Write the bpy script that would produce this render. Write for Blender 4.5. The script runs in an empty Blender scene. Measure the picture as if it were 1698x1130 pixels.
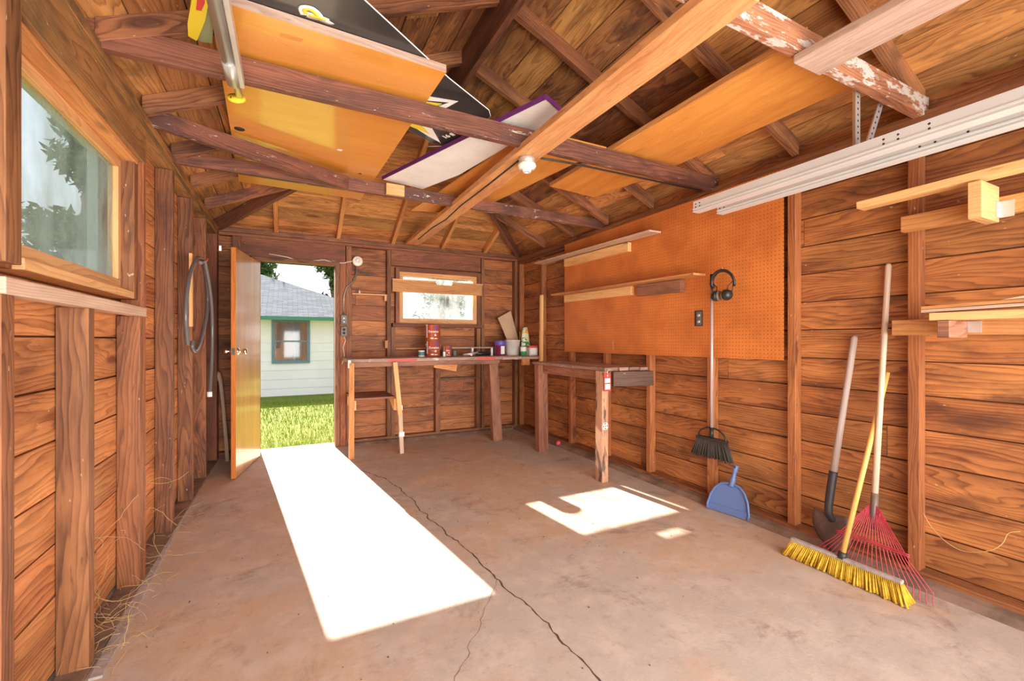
import bpy, bmesh, math, random
from mathutils import Vector, Matrix, noise
random.seed(7)
R = random.uniform
PI = math.pi
C = bpy.context.scene.collection
scn = bpy.context.scene

# ------------------------------------------------------------------ camera, light, exposure
FOC, YAW, EYE = 728.0, math.atan(368/728.0), 1.2
cam = bpy.data.cameras.new('camera'); cam_o = bpy.data.objects.new('camera', cam); C.objects.link(cam_o)
cam.sensor_width = 36; cam.lens = FOC/1698*36; cam.clip_start = .02; cam.clip_end = 200
cam_o.location = (0, 0, EYE); cam_o.rotation_euler = (PI/2, 0, -YAW)
scn.camera = cam_o
scn.view_settings.view_transform = 'Standard'; scn.view_settings.look = 'None'
scn.view_settings.exposure = 0.5; scn.view_settings.gamma = 1; scn.view_settings.use_curve_mapping = False

w = bpy.data.worlds.new('sky'); scn.world = w; w.use_nodes = True
nt = w.node_tree; bg = nt.nodes['Background']
tc = nt.nodes.new('ShaderNodeTexCoord'); sp = nt.nodes.new('ShaderNodeSeparateXYZ')
rp = nt.nodes.new('ShaderNodeValToRGB')
nt.links.new(tc.outputs['Generated'], sp.inputs[0]); nt.links.new(sp.outputs['Z'], rp.inputs[0])
rp.color_ramp.elements[0].position = 0.0; rp.color_ramp.elements[0].color = (1.0, 1.0, 1.0, 1)
rp.color_ramp.elements[1].position = 0.7; rp.color_ramp.elements[1].color = (.72, .84, 1.0, 1)
nt.links.new(rp.outputs[0], bg.inputs[0]); bg.inputs[1].default_value = 1.15

SUN_DIR = Vector((.21, -1.736, -1.0)).normalized()      # travel direction of the sunlight
sun = bpy.data.lights.new('sun', 'SUN'); sun.energy = 28.0; sun.angle = math.radians(.6); sun.color = (1, .95, .86)
sun_o = bpy.data.objects.new('sun', sun); C.objects.link(sun_o)
sun_o.location = (0, 12, 8); sun_o.rotation_euler = SUN_DIR.to_track_quat('-Z', 'Y').to_euler()

def area(name, loc, aim, sx, sy, power, col):           # daylight of the open garage door behind the camera
    l = bpy.data.lights.new(name, 'AREA'); l.shape = 'RECTANGLE'; l.size = sx; l.size_y = sy
    l.energy = power; l.color = col
    o = bpy.data.objects.new(name, l); C.objects.link(o); o.location = loc
    o.rotation_euler = (Vector(aim)-Vector(loc)).to_track_quat('-Z', 'Z').to_euler()
    return o
area('garage_door_daylight', (1.05, -.75, .95), (1.05, 4.0, 1.7), 3.3, 1.7, 88, (1, .97, .93)).data.spread = math.radians(125)

def at(px, py, X=None, Y=None, Z=None):                 # photo point -> point on a real plane of the room
    s = (px-849)/FOC; t = (565-py)/FOC; c, sn = math.cos(YAW), math.sin(YAW)
    dx, dy = s*c+sn, -s*sn+c
    k = X/dx if X is not None else (Y/dy if Y is not None else (Z-EYE)/t)
    return Vector((k*dx, k*dy, EYE+k*t))

# ------------------------------------------------------------------ node helpers
class NT:
    def __init__(s, name):
        s.m = bpy.data.materials.new(name); s.m.use_nodes = True; s.t = s.m.node_tree
        s.b = s.t.nodes['Principled BSDF']; s.out = s.t.nodes['Material Output']
    def n(s, typ, **k):
        nd = s.t.nodes.new('ShaderNode'+typ)
        for a, v in k.items(): setattr(nd, a, v)
        return nd
    def put(s, sock, v):
        if v is None: return
        if hasattr(v, 'links') or hasattr(v, 'is_output'): s.t.links.new(v, sock)
        else: sock.default_value = v
    def math(s, op, a, b=None, c=None, clamp=False):
        nd = s.n('Math', operation=op, use_clamp=clamp)
        for i, v in enumerate((a, b, c)): s.put(nd.inputs[i], v)
        return nd.outputs[0]
    def vm(s, op, a, b):
        nd = s.n('VectorMath', operation=op); s.put(nd.inputs[0], a); s.put(nd.inputs[1], b); return nd.outputs[0]
    def comb(s, x, y, z):
        nd = s.n('CombineXYZ'); s.put(nd.inputs[0], x); s.put(nd.inputs[1], y); s.put(nd.inputs[2], z); return nd.outputs[0]
    def noise(s, vec, scale, detail=2, rough=.5, dist=0):
        nd = s.n('TexNoise'); s.put(nd.inputs['Vector'], vec); nd.inputs['Scale'].default_value = scale
        nd.inputs['Detail'].default_value = detail; nd.inputs['Roughness'].default_value = rough
        nd.inputs['Distortion'].default_value = dist; return nd.outputs[0]
    def mix(s, f, a, b, mode='MIX'):
        nd = s.n('Mix', data_type='RGBA', blend_type=mode); s.put(nd.inputs[0], f); s.put(nd.inputs[6], a); s.put(nd.inputs[7], b)
        return nd.outputs[2]
    def ramp(s, f, stops, interp='LINEAR'):
        nd = s.n('ValToRGB'); s.put(nd.inputs[0], f); cr = nd.color_ramp; cr.interpolation = interp
        while len(cr.elements) < len(stops): cr.elements.new(.5)
        for e, (p, c) in zip(cr.elements, stops):
            e.position = p; e.color = c if len(c) == 4 else (*c, 1)
        return nd.outputs[0]
    def step(s, f, lo, hi):                              # smooth 0..1 between lo and hi
        nd = s.n('MapRange', interpolation_type='SMOOTHSTEP'); s.put(nd.inputs[0], f)
        nd.inputs[1].default_value = lo; nd.inputs[2].default_value = hi
        return nd.outputs[0]
    def bump(s, h, strength=.3, dist=.002):
        nd = s.n('Bump'); s.put(nd.inputs['Height'], h); nd.inputs['Strength'].default_value = strength
        nd.inputs['Distance'].default_value = dist; s.t.links.new(nd.outputs[0], s.b.inputs['Normal'])
    def set(s, **k):
        for a, v in k.items(): s.put(s.b.inputs[a.replace('_', ' ')], v)
def c4(c): return (c[0], c[1], c[2], 1)

def wood(name, light, dark, stain=None, st=(.55, .75), rings=26, knot=1.0, rough=.62, paint=None, pt=(.6, .64), vary=.35,
         fib=.5, coat=0, ringmix=.6, warp=9.0, mott=1.0):
    """board wood: UV is metres along and across the grain, 'rnd' a number per board"""
    q = NT(name)
    uv = q.n('UVMap').outputs[0]; at_ = q.n('Attribute', attribute_name='rnd'); rnd = at_.outputs['Fac']
    sp = q.n('SeparateXYZ'); q.put(sp.inputs[0], uv); u, v = sp.outputs[0], sp.outputs[1]
    z = q.math('MULTIPLY', rnd, 53.0)
    vk = q.comb(q.math('MULTIPLY', u, 1.15), q.math('MULTIPLY', v, 4.2), z)
    vo = q.n('TexVoronoi', feature='F1'); q.put(vo.inputs['Vector'], vk); vo.inputs['Scale'].default_value = 1.0
    d = vo.outputs['Distance']
    bulge = q.math('MULTIPLY', q.math('EXPONENT', q.math('MULTIPLY', d, -6.0)), 7.0*knot)
    n1 = q.noise(q.comb(q.math('MULTIPLY', u, .8), q.math('MULTIPLY', v, 5.0), z), 1.0, 3, .5)
    ph = q.math('ADD', q.math('MULTIPLY', v, rings*1.7), q.math('ADD', q.math('MULTIPLY', n1, warp*1.5), bulge))
    saw = q.math('FRACT', ph)
    ring = q.math('MULTIPLY', q.math('POWER', saw, 2.2), q.step(saw, 1.0, .86))
    nf = q.noise(q.comb(q.math('MULTIPLY', u, 5.0), q.math('MULTIPLY', v, 190.0), z), 1.0, 3, .65)
    nm = q.noise(q.comb(q.math('MULTIPLY', u, 1.6), q.math('MULTIPLY', v, 9.0), q.math('ADD', z, 4.0)), 1.0, 5, .65)
    f = q.math('ADD', q.math('ADD', q.math('MULTIPLY', ring, ringmix*1.15), q.math('MULTIPLY', q.math('SUBTRACT', nf, .3), fib)), q.math('MULTIPLY', q.math('SUBTRACT', nm, .40), 2.1*mott), clamp=True)
    col = q.mix(f, c4(light), c4(dark))
    # per board tone
    r2 = q.math('FRACT', q.math('MULTIPLY', rnd, 17.3))
    tone = q.math('ADD', 1.0-vary*.6, q.math('MULTIPLY', rnd, vary))
    tg_ = q.math('MULTIPLY', tone, q.math('ADD', 1.0-vary*.25, q.math('MULTIPLY', r2, vary*.4)))
    tv = q.comb(tone, tg_, tg_)
    col = q.mix(1.0, col, tv, 'MULTIPLY')
    if knot:
        kd = q.math('SUBTRACT', 1.0, q.step(d, .05, .13))
        col = q.mix(q.math('MULTIPLY', kd, .75), col, (dark[0]*.35, dark[1]*.3, dark[2]*.35, 1))
    if stain:
        s1 = q.noise(q.comb(q.math('MULTIPLY', u, 1.1), q.math('MULTIPLY', v, 3.2), q.math('ADD', z, 9.0)), 1.6, 5, .62, .4)
        col = q.mix(q.math('MULTIPLY', q.step(s1, st[0], st[1]), .8), col, c4(stain))
    if paint:
        p1 = q.noise(q.comb(q.math('MULTIPLY', u, 2.2), q.math('MULTIPLY', v, 6.0), q.math('ADD', z, 3.0)), 2.6, 6, .72, .3)
        col = q.mix(q.step(p1, pt[0], pt[1]), col, c4(paint))
    dn = q.noise(q.comb(q.math('MULTIPLY', u, 9.0), q.math('MULTIPLY', v, 55.0), q.math('ADD', z, 2.0)), 1.0, 3, .6)
    col = q.mix(q.math('MULTIPLY', q.step(dn, .60, .72), .45 if knot else .12), col, (dark[0]*.45, dark[1]*.4, dark[2]*.4, 1))
    # fine pale flecks and dark nicks
    fl = q.noise(q.comb(q.math('MULTIPLY', u, 30.0), q.math('MULTIPLY', v, 60.0), z), 1.0, 1, .5)
    col = q.mix(q.math('MULTIPLY', q.step(fl, .76, .82), .5), col, (.75, .6, .45, 1))
    q.set(Base_Color=col, Roughness=rough)
    if coat: q.set(Coat_Weight=coat, Coat_Roughness=.10, Coat_IOR=1.9 if coat > .9 else 1.5)
    q.bump(q.math('ADD', q.math('MULTIPLY', saw, .5), nf), .08 if coat else .3, .0015)
    return q.m

def plain(name, col, rough=.5, metal=0, var=0, scale=8, coat=0, bump=0, col2=None):
    q = NT(name); q.set(Base_Color=c4(col), Roughness=rough, Metallic=metal)
    if var or col2:
        n = q.noise(q.n('TexCoord').outputs['Object'], scale, 4, .6)
        b = col2 or tuple(x*(1-var) for x in col)
        q.set(Base_Color=q.mix(q.step(n, .35, .7), c4(col), c4(b)))
    if bump:
        q.bump(q.noise(q.n('TexCoord').outputs['Object'], scale*6, 3, .6), bump, .002)
    if coat: q.set(Coat_Weight=coat, Coat_Roughness=.08)
    return q.m

M = {}
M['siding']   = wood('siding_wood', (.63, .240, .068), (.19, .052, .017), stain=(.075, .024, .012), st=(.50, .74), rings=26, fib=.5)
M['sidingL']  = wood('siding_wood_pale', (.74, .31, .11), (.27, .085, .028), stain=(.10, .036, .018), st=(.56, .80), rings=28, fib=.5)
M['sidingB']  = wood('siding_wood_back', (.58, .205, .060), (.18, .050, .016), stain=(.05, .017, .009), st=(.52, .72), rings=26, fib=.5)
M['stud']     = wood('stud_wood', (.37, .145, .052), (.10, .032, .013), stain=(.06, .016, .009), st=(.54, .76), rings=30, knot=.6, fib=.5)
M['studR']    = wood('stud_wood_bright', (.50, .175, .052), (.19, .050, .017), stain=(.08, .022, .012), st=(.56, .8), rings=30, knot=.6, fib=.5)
M['rafter']   = wood('rafter_wood', (.50, .20, .08), (.14, .044, .020), stain=(.06, .022, .016), st=(.46, .70), rings=34, knot=.7)
M['darkbeam'] = wood('dark_beam_wood', (.25, .088, .042), (.09, .03, .018), stain=(.05, .02, .015), st=(.5, .75), rings=30, knot=.6, paint=(.62, .50, .44), pt=(.68, .73))
M['tie']      = wood('tie_wood', (.36, .135, .075), (.11, .036, .022), stain=(.07, .026, .02), st=(.44, .62), rings=34, knot=.7, paint=(.60, .48, .42), pt=(.60, .66))
M['tiepaint'] = wood('painted_tie_wood', (.45, .19, .09), (.17, .06, .035), rings=34, knot=.5, paint=(.58, .50, .44), pt=(.50, .56))
M['roof']     = wood('roof_board_wood', (.60, .25, .085), (.15, .046, .018), stain=(.06, .020, .014), st=(.42, .68), rings=18, vary=.6, warp=12)
M['roofpale'] = wood('roof_board_wood_pale', (.68, .32, .10), (.26, .09, .026), stain=(.15, .058, .016), st=(.48, .72), rings=18, vary=.5)
M['beam']     = wood('light_beam_wood', (.78, .38, .15), (.45, .16, .055), stain=(.25, .09, .045), st=(.60, .78), rings=16, knot=.8, vary=.1, ringmix=.4)
M['grime']    = wood('mildewed_wood', (.50, .24, .075), (.20, .09, .032), stain=(.085, .06, .028), st=(.40, .68), rings=20, knot=.6)
M['pine']     = wood('new_pine_wood', (.88, .52, .22), (.62, .30, .10), rings=30, knot=.35, vary=.2, ringmix=.4)
M['cedar']    = wood('planed_board_wood', (.72, .34, .11), (.44, .16, .05), rings=26, knot=.4, vary=.2)
M['pink']     = wood('whitewashed_board_wood', (.54, .37, .29), (.36, .21, .15), stain=(.28, .16, .12), rings=20, knot=.3, vary=.1)
M['handle']   = wood('weathered_handle_wood', (.72, .52, .38), (.46, .30, .21), stain=(.26, .16, .12), st=(.62, .8), rings=60, knot=0, vary=.1)
M['greyhandle'] = wood('grey_handle_wood', (.50, .38, .33), (.32, .22, .18), stain=(.2, .12, .1), st=(.6, .8), rings=60, knot=0, vary=.1)
M['handley']  = wood('varnished_handle_wood', (.90, .52, .14), (.66, .32, .07), rings=60, knot=0, vary=.1, coat=.3)
M['benchtop'] = wood('dirty_bench_wood', (.52, .33, .24), (.26, .13, .085), stain=(.12, .065, .05), st=(.52, .7), rings=24, paint=(.66, .58, .54), pt=(.54, .66))
M['benchleg'] = wood('bench_leg_wood', (.42, .18, .10), (.18, .065, .035), stain=(.12, .05, .035), rings=34)
M['benchdark']= wood('charred_board_wood', (.17, .085, .05), (.06, .028, .02), rings=30)
M['oldleg']   = wood('blotched_leg_wood', (.66, .40, .24), (.38, .18, .10), stain=(.055, .04, .035), st=(.54, .58), rings=26, knot=.3)
M['casing']   = wood('dark_casing_wood', (.32, .11, .042), (.12, .035, .016), stain=(.06, .02, .012), rings=34, knot=.3)
M['frame']    = wood('window_frame_wood', (.82, .46, .20), (.56, .27, .10), stain=(.34, .15, .07), st=(.66, .8), rings=28, knot=.2, vary=.1)
M['ply']      = wood('varnished_panel_wood', (.78, .33, .05), (.62, .22, .028), rings=5, knot=0, vary=0, fib=.25, ringmix=.25, rough=.35, coat=1.0, mott=.5)
M['ply2']     = wood('plywood_sheet_wood', (.78, .33, .07), (.56, .19, .032), rings=7, knot=0, vary=.15, fib=.35, ringmix=.3, rough=.45)
M['doorwood'] = wood('door_veneer_wood', (.60, .28, .08), (.42, .17, .04), rings=6, knot=0, vary=0, fib=.5, ringmix=.2, rough=.28, coat=.55)
M['dooredge'] = wood('door_edge_wood', (.72, .24, .045), (.5, .14, .025), rings=30, knot=0, vary=0, rough=.4)
M['white']    = plain('white_paint', (.82, .80, .78), .5, var=.08)
M['purple']   = plain('purple_edge', (.16, .03, .17), .5)
M['steel']    = plain('galvanised_steel', (.74, .74, .73), .34, .7, var=.12, scale=5)
M['track']    = plain('painted_track_steel', (.80, .80, .79), .38, .35, var=.06, scale=4)
M['dull']     = plain('dull_metal', (.20, .185, .17), .6, .5, var=.3, scale=10)
M['chrome']   = plain('worn_chrome', (.80, .74, .66), .22, 1)
M['black']    = plain('black_plastic', (.018, .017, .017), .4)
M['hosegrey'] = plain('grey_hose_plastic', (.13, .12, .12), .35, coat=.4)
M['porcelain']= plain('cream_porcelain', (.82, .77, .66), .3, coat=.3)
M['cord']     = plain('cream_cable', (.78, .70, .60), .5)
M['conduit']  = plain('armoured_cable', (.40, .34, .29), .4, .7)
M['red']      = plain('red_paint', (.68, .06, .05), .5)
M['blue']     = plain('blue_plastic', (.125, .19, .40), .4)
M['rakered']  = plain('red_rake_paint', (.62, .055, .085), .45, var=.3, scale=30)
M['bristle']  = plain('yellow_bristle', (.80, .50, .03), .7, col2=(.55, .30, .02), scale=40)
M['rust']     = plain('rusty_steel', (.16, .12, .11), .6, .5, col2=(.28, .17, .11), scale=9, bump=.3)
M['soot']     = plain('dark_steel', (.05, .042, .042), .5, .4)
M['grey']     = plain('grey_block', (.48, .40, .36), .7, var=.3, scale=30)
M['straw']    = plain('dry_straw', (.58, .38, .17), .8)
M['cardb']    = plain('tan_hardboard', (.62, .42, .26), .7, var=.1)
M['copper']   = plain('copper_label', (.44, .085, .03), .3, coat=.4)
M['maroon']   = plain('maroon_label', (.20, .02, .06), .35, coat=.3)
M['bucket']   = plain('white_bucket_plastic', (.72, .66, .60), .45, var=.15, scale=12)
M['wht']      = plain('white_print', (.85, .84, .82), .5)
M['yel']      = plain('yellow_print', (.85, .68, .04), .4)
M['green']    = plain('green_print', (.06, .34, .10), .45)
M['violet']   = plain('violet_print', (.13, .09, .42), .4)
M['teal']     = plain('blue_green_paint', (.07, .22, .25), .5)
M['signblack']= plain('black_sign_sheet', (.022, .022, .024), .28, coat=.3)
M['pinkball'] = plain('pink_rubber', (.85, .10, .13), .4)
M['cushion']  = plain('brown_cushion', (.28, .12, .08), .6)
M['crack']    = plain('crack_dirt', (.10, .055, .038), .95)

def glass(name, fog, tint=(1, 1, 1), scale=3, veil=.60):
    q = NT(name)
    tr = q.n('BsdfTransparent'); tr.inputs[0].default_value = c4(tint)
    tl = q.n('BsdfTranslucent'); tl.inputs[0].default_value = (veil, veil*1.02, veil*1.02, 1)
    gl = q.n('BsdfGlossy'); gl.inputs[1].default_value = .05
    co = q.n('TexCoord').outputs['Object']
    n = q.noise(q.vm('MULTIPLY', co, (1, 1, .45)), scale, 5, .62)
    fz = q.math('MULTIPLY', q.step(n, .25, .72), fog)
    m1 = q.n('MixShader'); q.put(m1.inputs[0], fz); q.put(m1.inputs[1], tr.outputs[0]); q.put(m1.inputs[2], tl.outputs[0])
    m2 = q.n('MixShader'); m2.inputs[0].default_value = .05; q.put(m2.inputs[1], m1.outputs[0]); q.put(m2.inputs[2], gl.outputs[0])
    q.put(q.out.inputs['Surface'], m2.outputs[0]); return q.m
M['glassL'] = glass('fogged_glass', .60, (.80, .84, .84), veil=.50); M['glassB'] = glass('dusty_glass', .40, (.95, .97, .97), scale=7, veil=.24); M['glassH'] = glass('house_glass', .1, (.5, .55, .55))

def concrete():
    q = NT('dusty_concrete'); co = q.n('TexCoord').outputs['Object']
    n1 = q.noise(co, .9, 5, .6, .3); n2 = q.noise(co, 5, 6, .65); n3 = q.noise(co, 60, 3, .6); n4 = q.noise(co, 2.6, 6, .72, .8); n6 = q.noise(co, 16, 5, .7)
    col = q.mix(q.step(n1, .42, .58), (.50, .41, .34, 1), (.58, .395, .27, 1))
    col = q.mix(q.math('MULTIPLY', q.step(n2, .42, .68), .6), col, (.66, .53, .43, 1))
    col = q.mix(q.math('MULTIPLY', q.step(n4, .54, .70), .6), col, (.24, .15, .115, 1))
    col = q.mix(q.math('MULTIPLY', q.step(n3, .62, .75), .5), col, (.70, .58, .50, 1))
    col = q.mix(q.math('MULTIPLY', q.step(n6, .50, .74), .45), col, (.36, .235, .175, 1))
    n5 = q.noise(co, 38, 2, .5); col = q.mix(q.math('MULTIPLY', q.step(n5, .74, .79), .8), col, (.12, .07, .05, 1))
    q.set(Base_Color=col, Roughness=.72, Specular_IOR_Level=.35)
    q.bump(q.math('ADD', n2, q.math('MULTIPLY', n3, .4)), .3, .006); return q.m
M['concrete'] = concrete()

def pegmat():
    q = NT('pegboard'); uv = q.n('UVMap').outputs[0]
    sc = q.vm('MULTIPLY', uv, (39.4, 39.4, 0)); fr = q.vm('FRACTION', sc, (0, 0, 0)); fr = q.vm('SUBTRACT', fr, (.5, .5, 0))
    nd = q.n('VectorMath', operation='LENGTH'); q.put(nd.inputs[0], fr); d = nd.outputs['Value']
    hole = q.math('LESS_THAN', d, .125)
    n = q.noise(uv, 3, 5, .6); n2 = q.noise(uv, 14, 4, .6)
    col = q.mix(q.step(n, .35, .7), (.68, .205, .042, 1), (.52, .142, .030, 1))
    col = q.mix(q.math('MULTIPLY', q.step(n2, .68, .76), .45), col, (.34, .09, .025, 1))
    sp = q.n('SeparateXYZ'); q.put(sp.inputs[0], uv)
    n3 = q.noise(q.vm('MULTIPLY', uv, (22, 3, 1)), 1, 4, .6)                       # drips of white paint
    band = q.math('MULTIPLY', q.math('MULTIPLY', q.step(sp.outputs[0], .60, .72), q.math('SUBTRACT', 1.0, q.step(sp.outputs[0], .82, .95))), q.math('SUBTRACT', 1.0, q.step(sp.outputs[1], .22, .34)))
    col = q.mix(q.math('MULTIPLY', q.math('MULTIPLY', band, q.step(n3, .62, .70)), .5), col, (.8, .62, .5, 1))
    n4 = q.noise(uv, 5, 3, .6)
    pk = q.math('MULTIPLY', q.math('SUBTRACT', 1.0, q.step(sp.outputs[0], -.02, .28)), q.math('MULTIPLY', q.step(sp.outputs[1], .25, .40), q.math('SUBTRACT', 1.0, q.step(sp.outputs[1], .5, .66))))
    col = q.mix(q.math('MULTIPLY', q.math('MULTIPLY', pk, q.step(n4, .4, .7)), .8), col, (.60, .05, .09, 1))
    col = q.mix(hole, col, (.16, .05, .018, 1))
    q.set(Base_Color=col, Roughness=.5); q.bump(q.math('MULTIPLY', hole, -1.0), .4, .002); return q.m
M['peg'] = pegmat()

M['kerb'] = plain('brown_concrete', (.30, .185, .125), .85, var=.5, scale=6, bump=.5)

# ------------------------------------------------------------------ mesh builder
class MB:
    def __init__(s):
        s.b = bmesh.new(); s.uv = s.b.loops.layers.uv.new('UVMap'); s.rn = s.b.loops.layers.float_color.new('rnd'); s.smooth = False
    def poly(s, faces, verts, ex, ey, ez, o, mat=0, smooth=False, off=None, r=None):
        """faces over verts; uv from local axes ex (grain), ey, ez"""
        vs = [s.b.verts.new(v) for v in verts]
        off = off if off is not None else (R(0, 40), R(0, 40)); r = R(0, 1) if r is None else r
        for fc in faces:
            try: f = s.b.faces.new([vs[i] for i in fc])
            except ValueError: continue
            f.material_index = mat; f.smooth = smooth; f.normal_update(); n = f.normal
            ax, ay, az = abs(n.dot(ex)), abs(n.dot(ey)), abs(n.dot(ez))
            for l in f.loops:
                d = l.vert.co-o
                if ax > ay and ax > az: u, v = d.dot(ey)*.3, d.dot(ez)
                elif ay > az: u, v = d.dot(ex), d.dot(ez)+.37
                else: u, v = d.dot(ex), d.dot(ey)
                l[s.uv].uv = (u+off[0], v+off[1]); l[s.rn] = (r, r, r, 1)
        return s
    def obox(s, o, ex, ey, ez, lx, ly, lz, mat=0, **k):
        """box starting at corner o, along unit axes"""
        o = Vector(o); ex, ey, ez = Vector(ex).normalized(), Vector(ey).normalized(), Vector(ez).normalized()
        vs = [o+ex*(lx*i)+ey*(ly*j)+ez*(lz*kk) for i in (0, 1) for j in (0, 1) for kk in (0, 1)]
        fc = [(0, 1, 3, 2), (4, 6, 7, 5), (0, 4, 5, 1), (2, 3, 7, 6), (0, 2, 6, 4), (1, 5, 7, 3)]
        if ex.cross(ey).dot(ez) < 0: fc = [f[::-1] for f in fc]
        return s.poly(fc, vs, ex, ey, ez, o, mat, **k)
    def box(s, lo, hi, grain=0, mat=0, **k):
        lo, hi = Vector(lo), Vector(hi); A = [Vector((1, 0, 0)), Vector((0, 1, 0)), Vector((0, 0, 1))]
        L = hi-lo; a = [grain]+[i for i in range(3) if i != grain]
        return s.obox(lo, A[a[0]], A[a[1]], A[a[2]], L[a[0]], L[a[1]], L[a[2]], mat, **k)
    def beam(s, p0, p1, wdt, hgt, up=(0, 0, 1), mat=0, **k):
        """board between two points (centre line), wdt sideways, hgt along up"""
        p0, p1 = Vector(p0), Vector(p1); ex = (p1-p0).normalized(); sd = ex.cross(Vector(up)).normalized(); u = sd.cross(ex).normalized()
        return s.obox(p0-sd*wdt/2-u*hgt/2, ex, sd, u, (p1-p0).length, wdt, hgt, mat, **k)
    def prism(s, pts, dv, grain=None, mat=0, smooth=False, **k):
        """polygon extruded by vector dv"""
        pts = [Vector(p) for p in pts]; dv = Vector(dv); n = len(pts)
        nrm = Vector((0, 0, 0))
        for i in range(n): nrm += (pts[i]-pts[0]).cross(pts[(i+1) % n]-pts[0])
        nrm.normalize()
        if nrm.dot(dv) > 0: pts = pts[::-1]; nrm = -nrm
        vs = pts+[p+dv for p in pts]
        fc = [tuple(range(n)), tuple(range(2*n-1, n-1, -1))]+[((i+1) % n, i, n+i, n+(i+1) % n) for i in range(n)]
        ex = Vector(grain).normalized() if grain is not None else (pts[1]-pts[0]).normalized()
        ex = (ex-nrm*ex.dot(nrm)).normalized()
        return s.poly(fc, vs, ex, nrm.cross(ex), nrm, pts[0], mat, smooth, **k)
    def tube(s, pts, rad, seg=10, mat=0, cap=True, smooth=True, flat=1.0):
        """round bar through points; rad a number or one per point"""
        pts = [Vector(p) for p in pts]; n = len(pts); rad = rad if isinstance(rad, (list, tuple)) else [rad]*n
        rings = []; t0 = (pts[1]-pts[0]).normalized(); a = t0.orthogonal().normalized(); L = 0; rr = R(0, 1); ou, ov = R(0, 9), R(0, 9)
        for i, p in enumerate(pts):
            t = (pts[min(i+1, n-1)]-pts[max(i-1, 0)]).normalized(); a = (a-t*a.dot(t)).normalized(); b2 = t.cross(a)
            if i: L += (p-pts[i-1]).length
            rings.append(([s.b.verts.new(p+(a*math.cos(2*PI*j/seg)+b2*math.sin(2*PI*j/seg)*flat)*rad[i]) for j in range(seg)], L))
        for (r0, l0), (r1, l1) in zip(rings, rings[1:]):
            for j in range(seg):
                f = s.b.faces.new((r0[j], r0[(j+1) % seg], r1[(j+1) % seg], r1[j])); f.smooth = smooth; f.material_index = mat
                for l, (uu, vv) in zip(f.loops, ((l0, j), (l0, j+1), (l1, j+1), (l1, j))):
                    l[s.uv].uv = (uu+ou, vv/seg*2*PI*max(rad)+ov); l[s.rn] = (rr, rr, rr, 1)
        if cap:
            for rg, rev in ((rings[0][0], True), (rings[-1][0], False)):
                f = s.b.faces.new(rg[::-1] if rev else rg); f.material_index = mat
                for l in f.loops: l[s.rn] = (rr, rr, rr, 1)
        return s
    def lathe(s, c, prof, axis=(0, 0, 1), seg=24, mat=0, smooth=True):
        """profile of (radius, height) about an axis through c"""
        c = Vector(c); ax = Vector(axis).normalized(); a = ax.orthogonal().normalized(); b2 = ax.cross(a)
        rings = []
        for r_, h_ in prof:
            if r_ < 1e-6: rings.append([s.b.verts.new(c+ax*h_)])
            else: rings.append([s.b.verts.new(c+ax*h_+(a*math.cos(2*PI*j/seg)+b2*math.sin(2*PI*j/seg))*r_) for j in range(seg)])
        for k, (r0, r1) in enumerate(zip(rings, rings[1:])):
            for j in range(seg):
                j2 = (j+1) % seg
                if len(r0) == 1 and len(r1) == 1: continue
                vs = (r0[0], r1[j2], r1[j]) if len(r0) == 1 else ((r0[j], r0[j2], r1[0]) if len(r1) == 1 else (r0[j], r0[j2], r1[j2], r1[j]))
                f = s.b.faces.new(vs); f.smooth = smooth; f.material_index = mat
                for l in f.loops: l[s.uv].uv = (j/seg*.3, (l.vert.co-c).dot(ax)); l[s.rn] = (.5, .5, .5, 1)
        return s
    def quad(s, p, mat=0):
        return s.poly([tuple(range(len(p)))], p, (Vector(p[1])-Vector(p[0])).normalized(), Vector((0, 0, 1)), Vector((0, 1, 0)), Vector(p[0]), mat)
    def obj(s, name, mats, parent=None, bevel=0):
        me = bpy.data.meshes.new(name); s.b.normal_update(); s.b.to_mesh(me); s.b.free()
        for m in (mats if isinstance(mats, (list, tuple)) else [mats]): me.materials.append(M[m] if isinstance(m, str) else m)
        o = bpy.data.objects.new(name, me); C.objects.link(o)
        if parent is not None: adopt(o, parent)
        if bevel:
            md = o.modifiers.new('bevel', 'BEVEL'); md.width = bevel; md.segments = 2; md.limit_method = 'ANGLE'; md.angle_limit = .9
        return o
def wloc(p):
    m = Vector((0, 0, 0))
    while p is not None: m += p.location; p = p.parent
    return m
def adopt(o, p):
    o.parent = p; o.matrix_parent_inverse = Matrix.Translation(-wloc_full(p))
def wloc_full(p):                                        # only empties at a base carry a location
    return p.location.copy() if p.parent is None else Vector((0, 0, 0)) + Vector((0, 0, 0))
def thing(name, label, cat, loc=(0, 0, 0), group=None):
    o = bpy.data.objects.new(name, None); o.empty_display_size = .05; C.objects.link(o); o.location = loc
    o['label'] = label; o['category'] = cat
    if group: o['group'] = group
    return o
def tag(o, label, cat, group=None, kind=None):
    o['label'] = label; o['category'] = cat
    if group: o['group'] = group
    if kind: o['kind'] = kind
    return o
def struct(o): o['kind'] = 'structure'; return o
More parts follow.
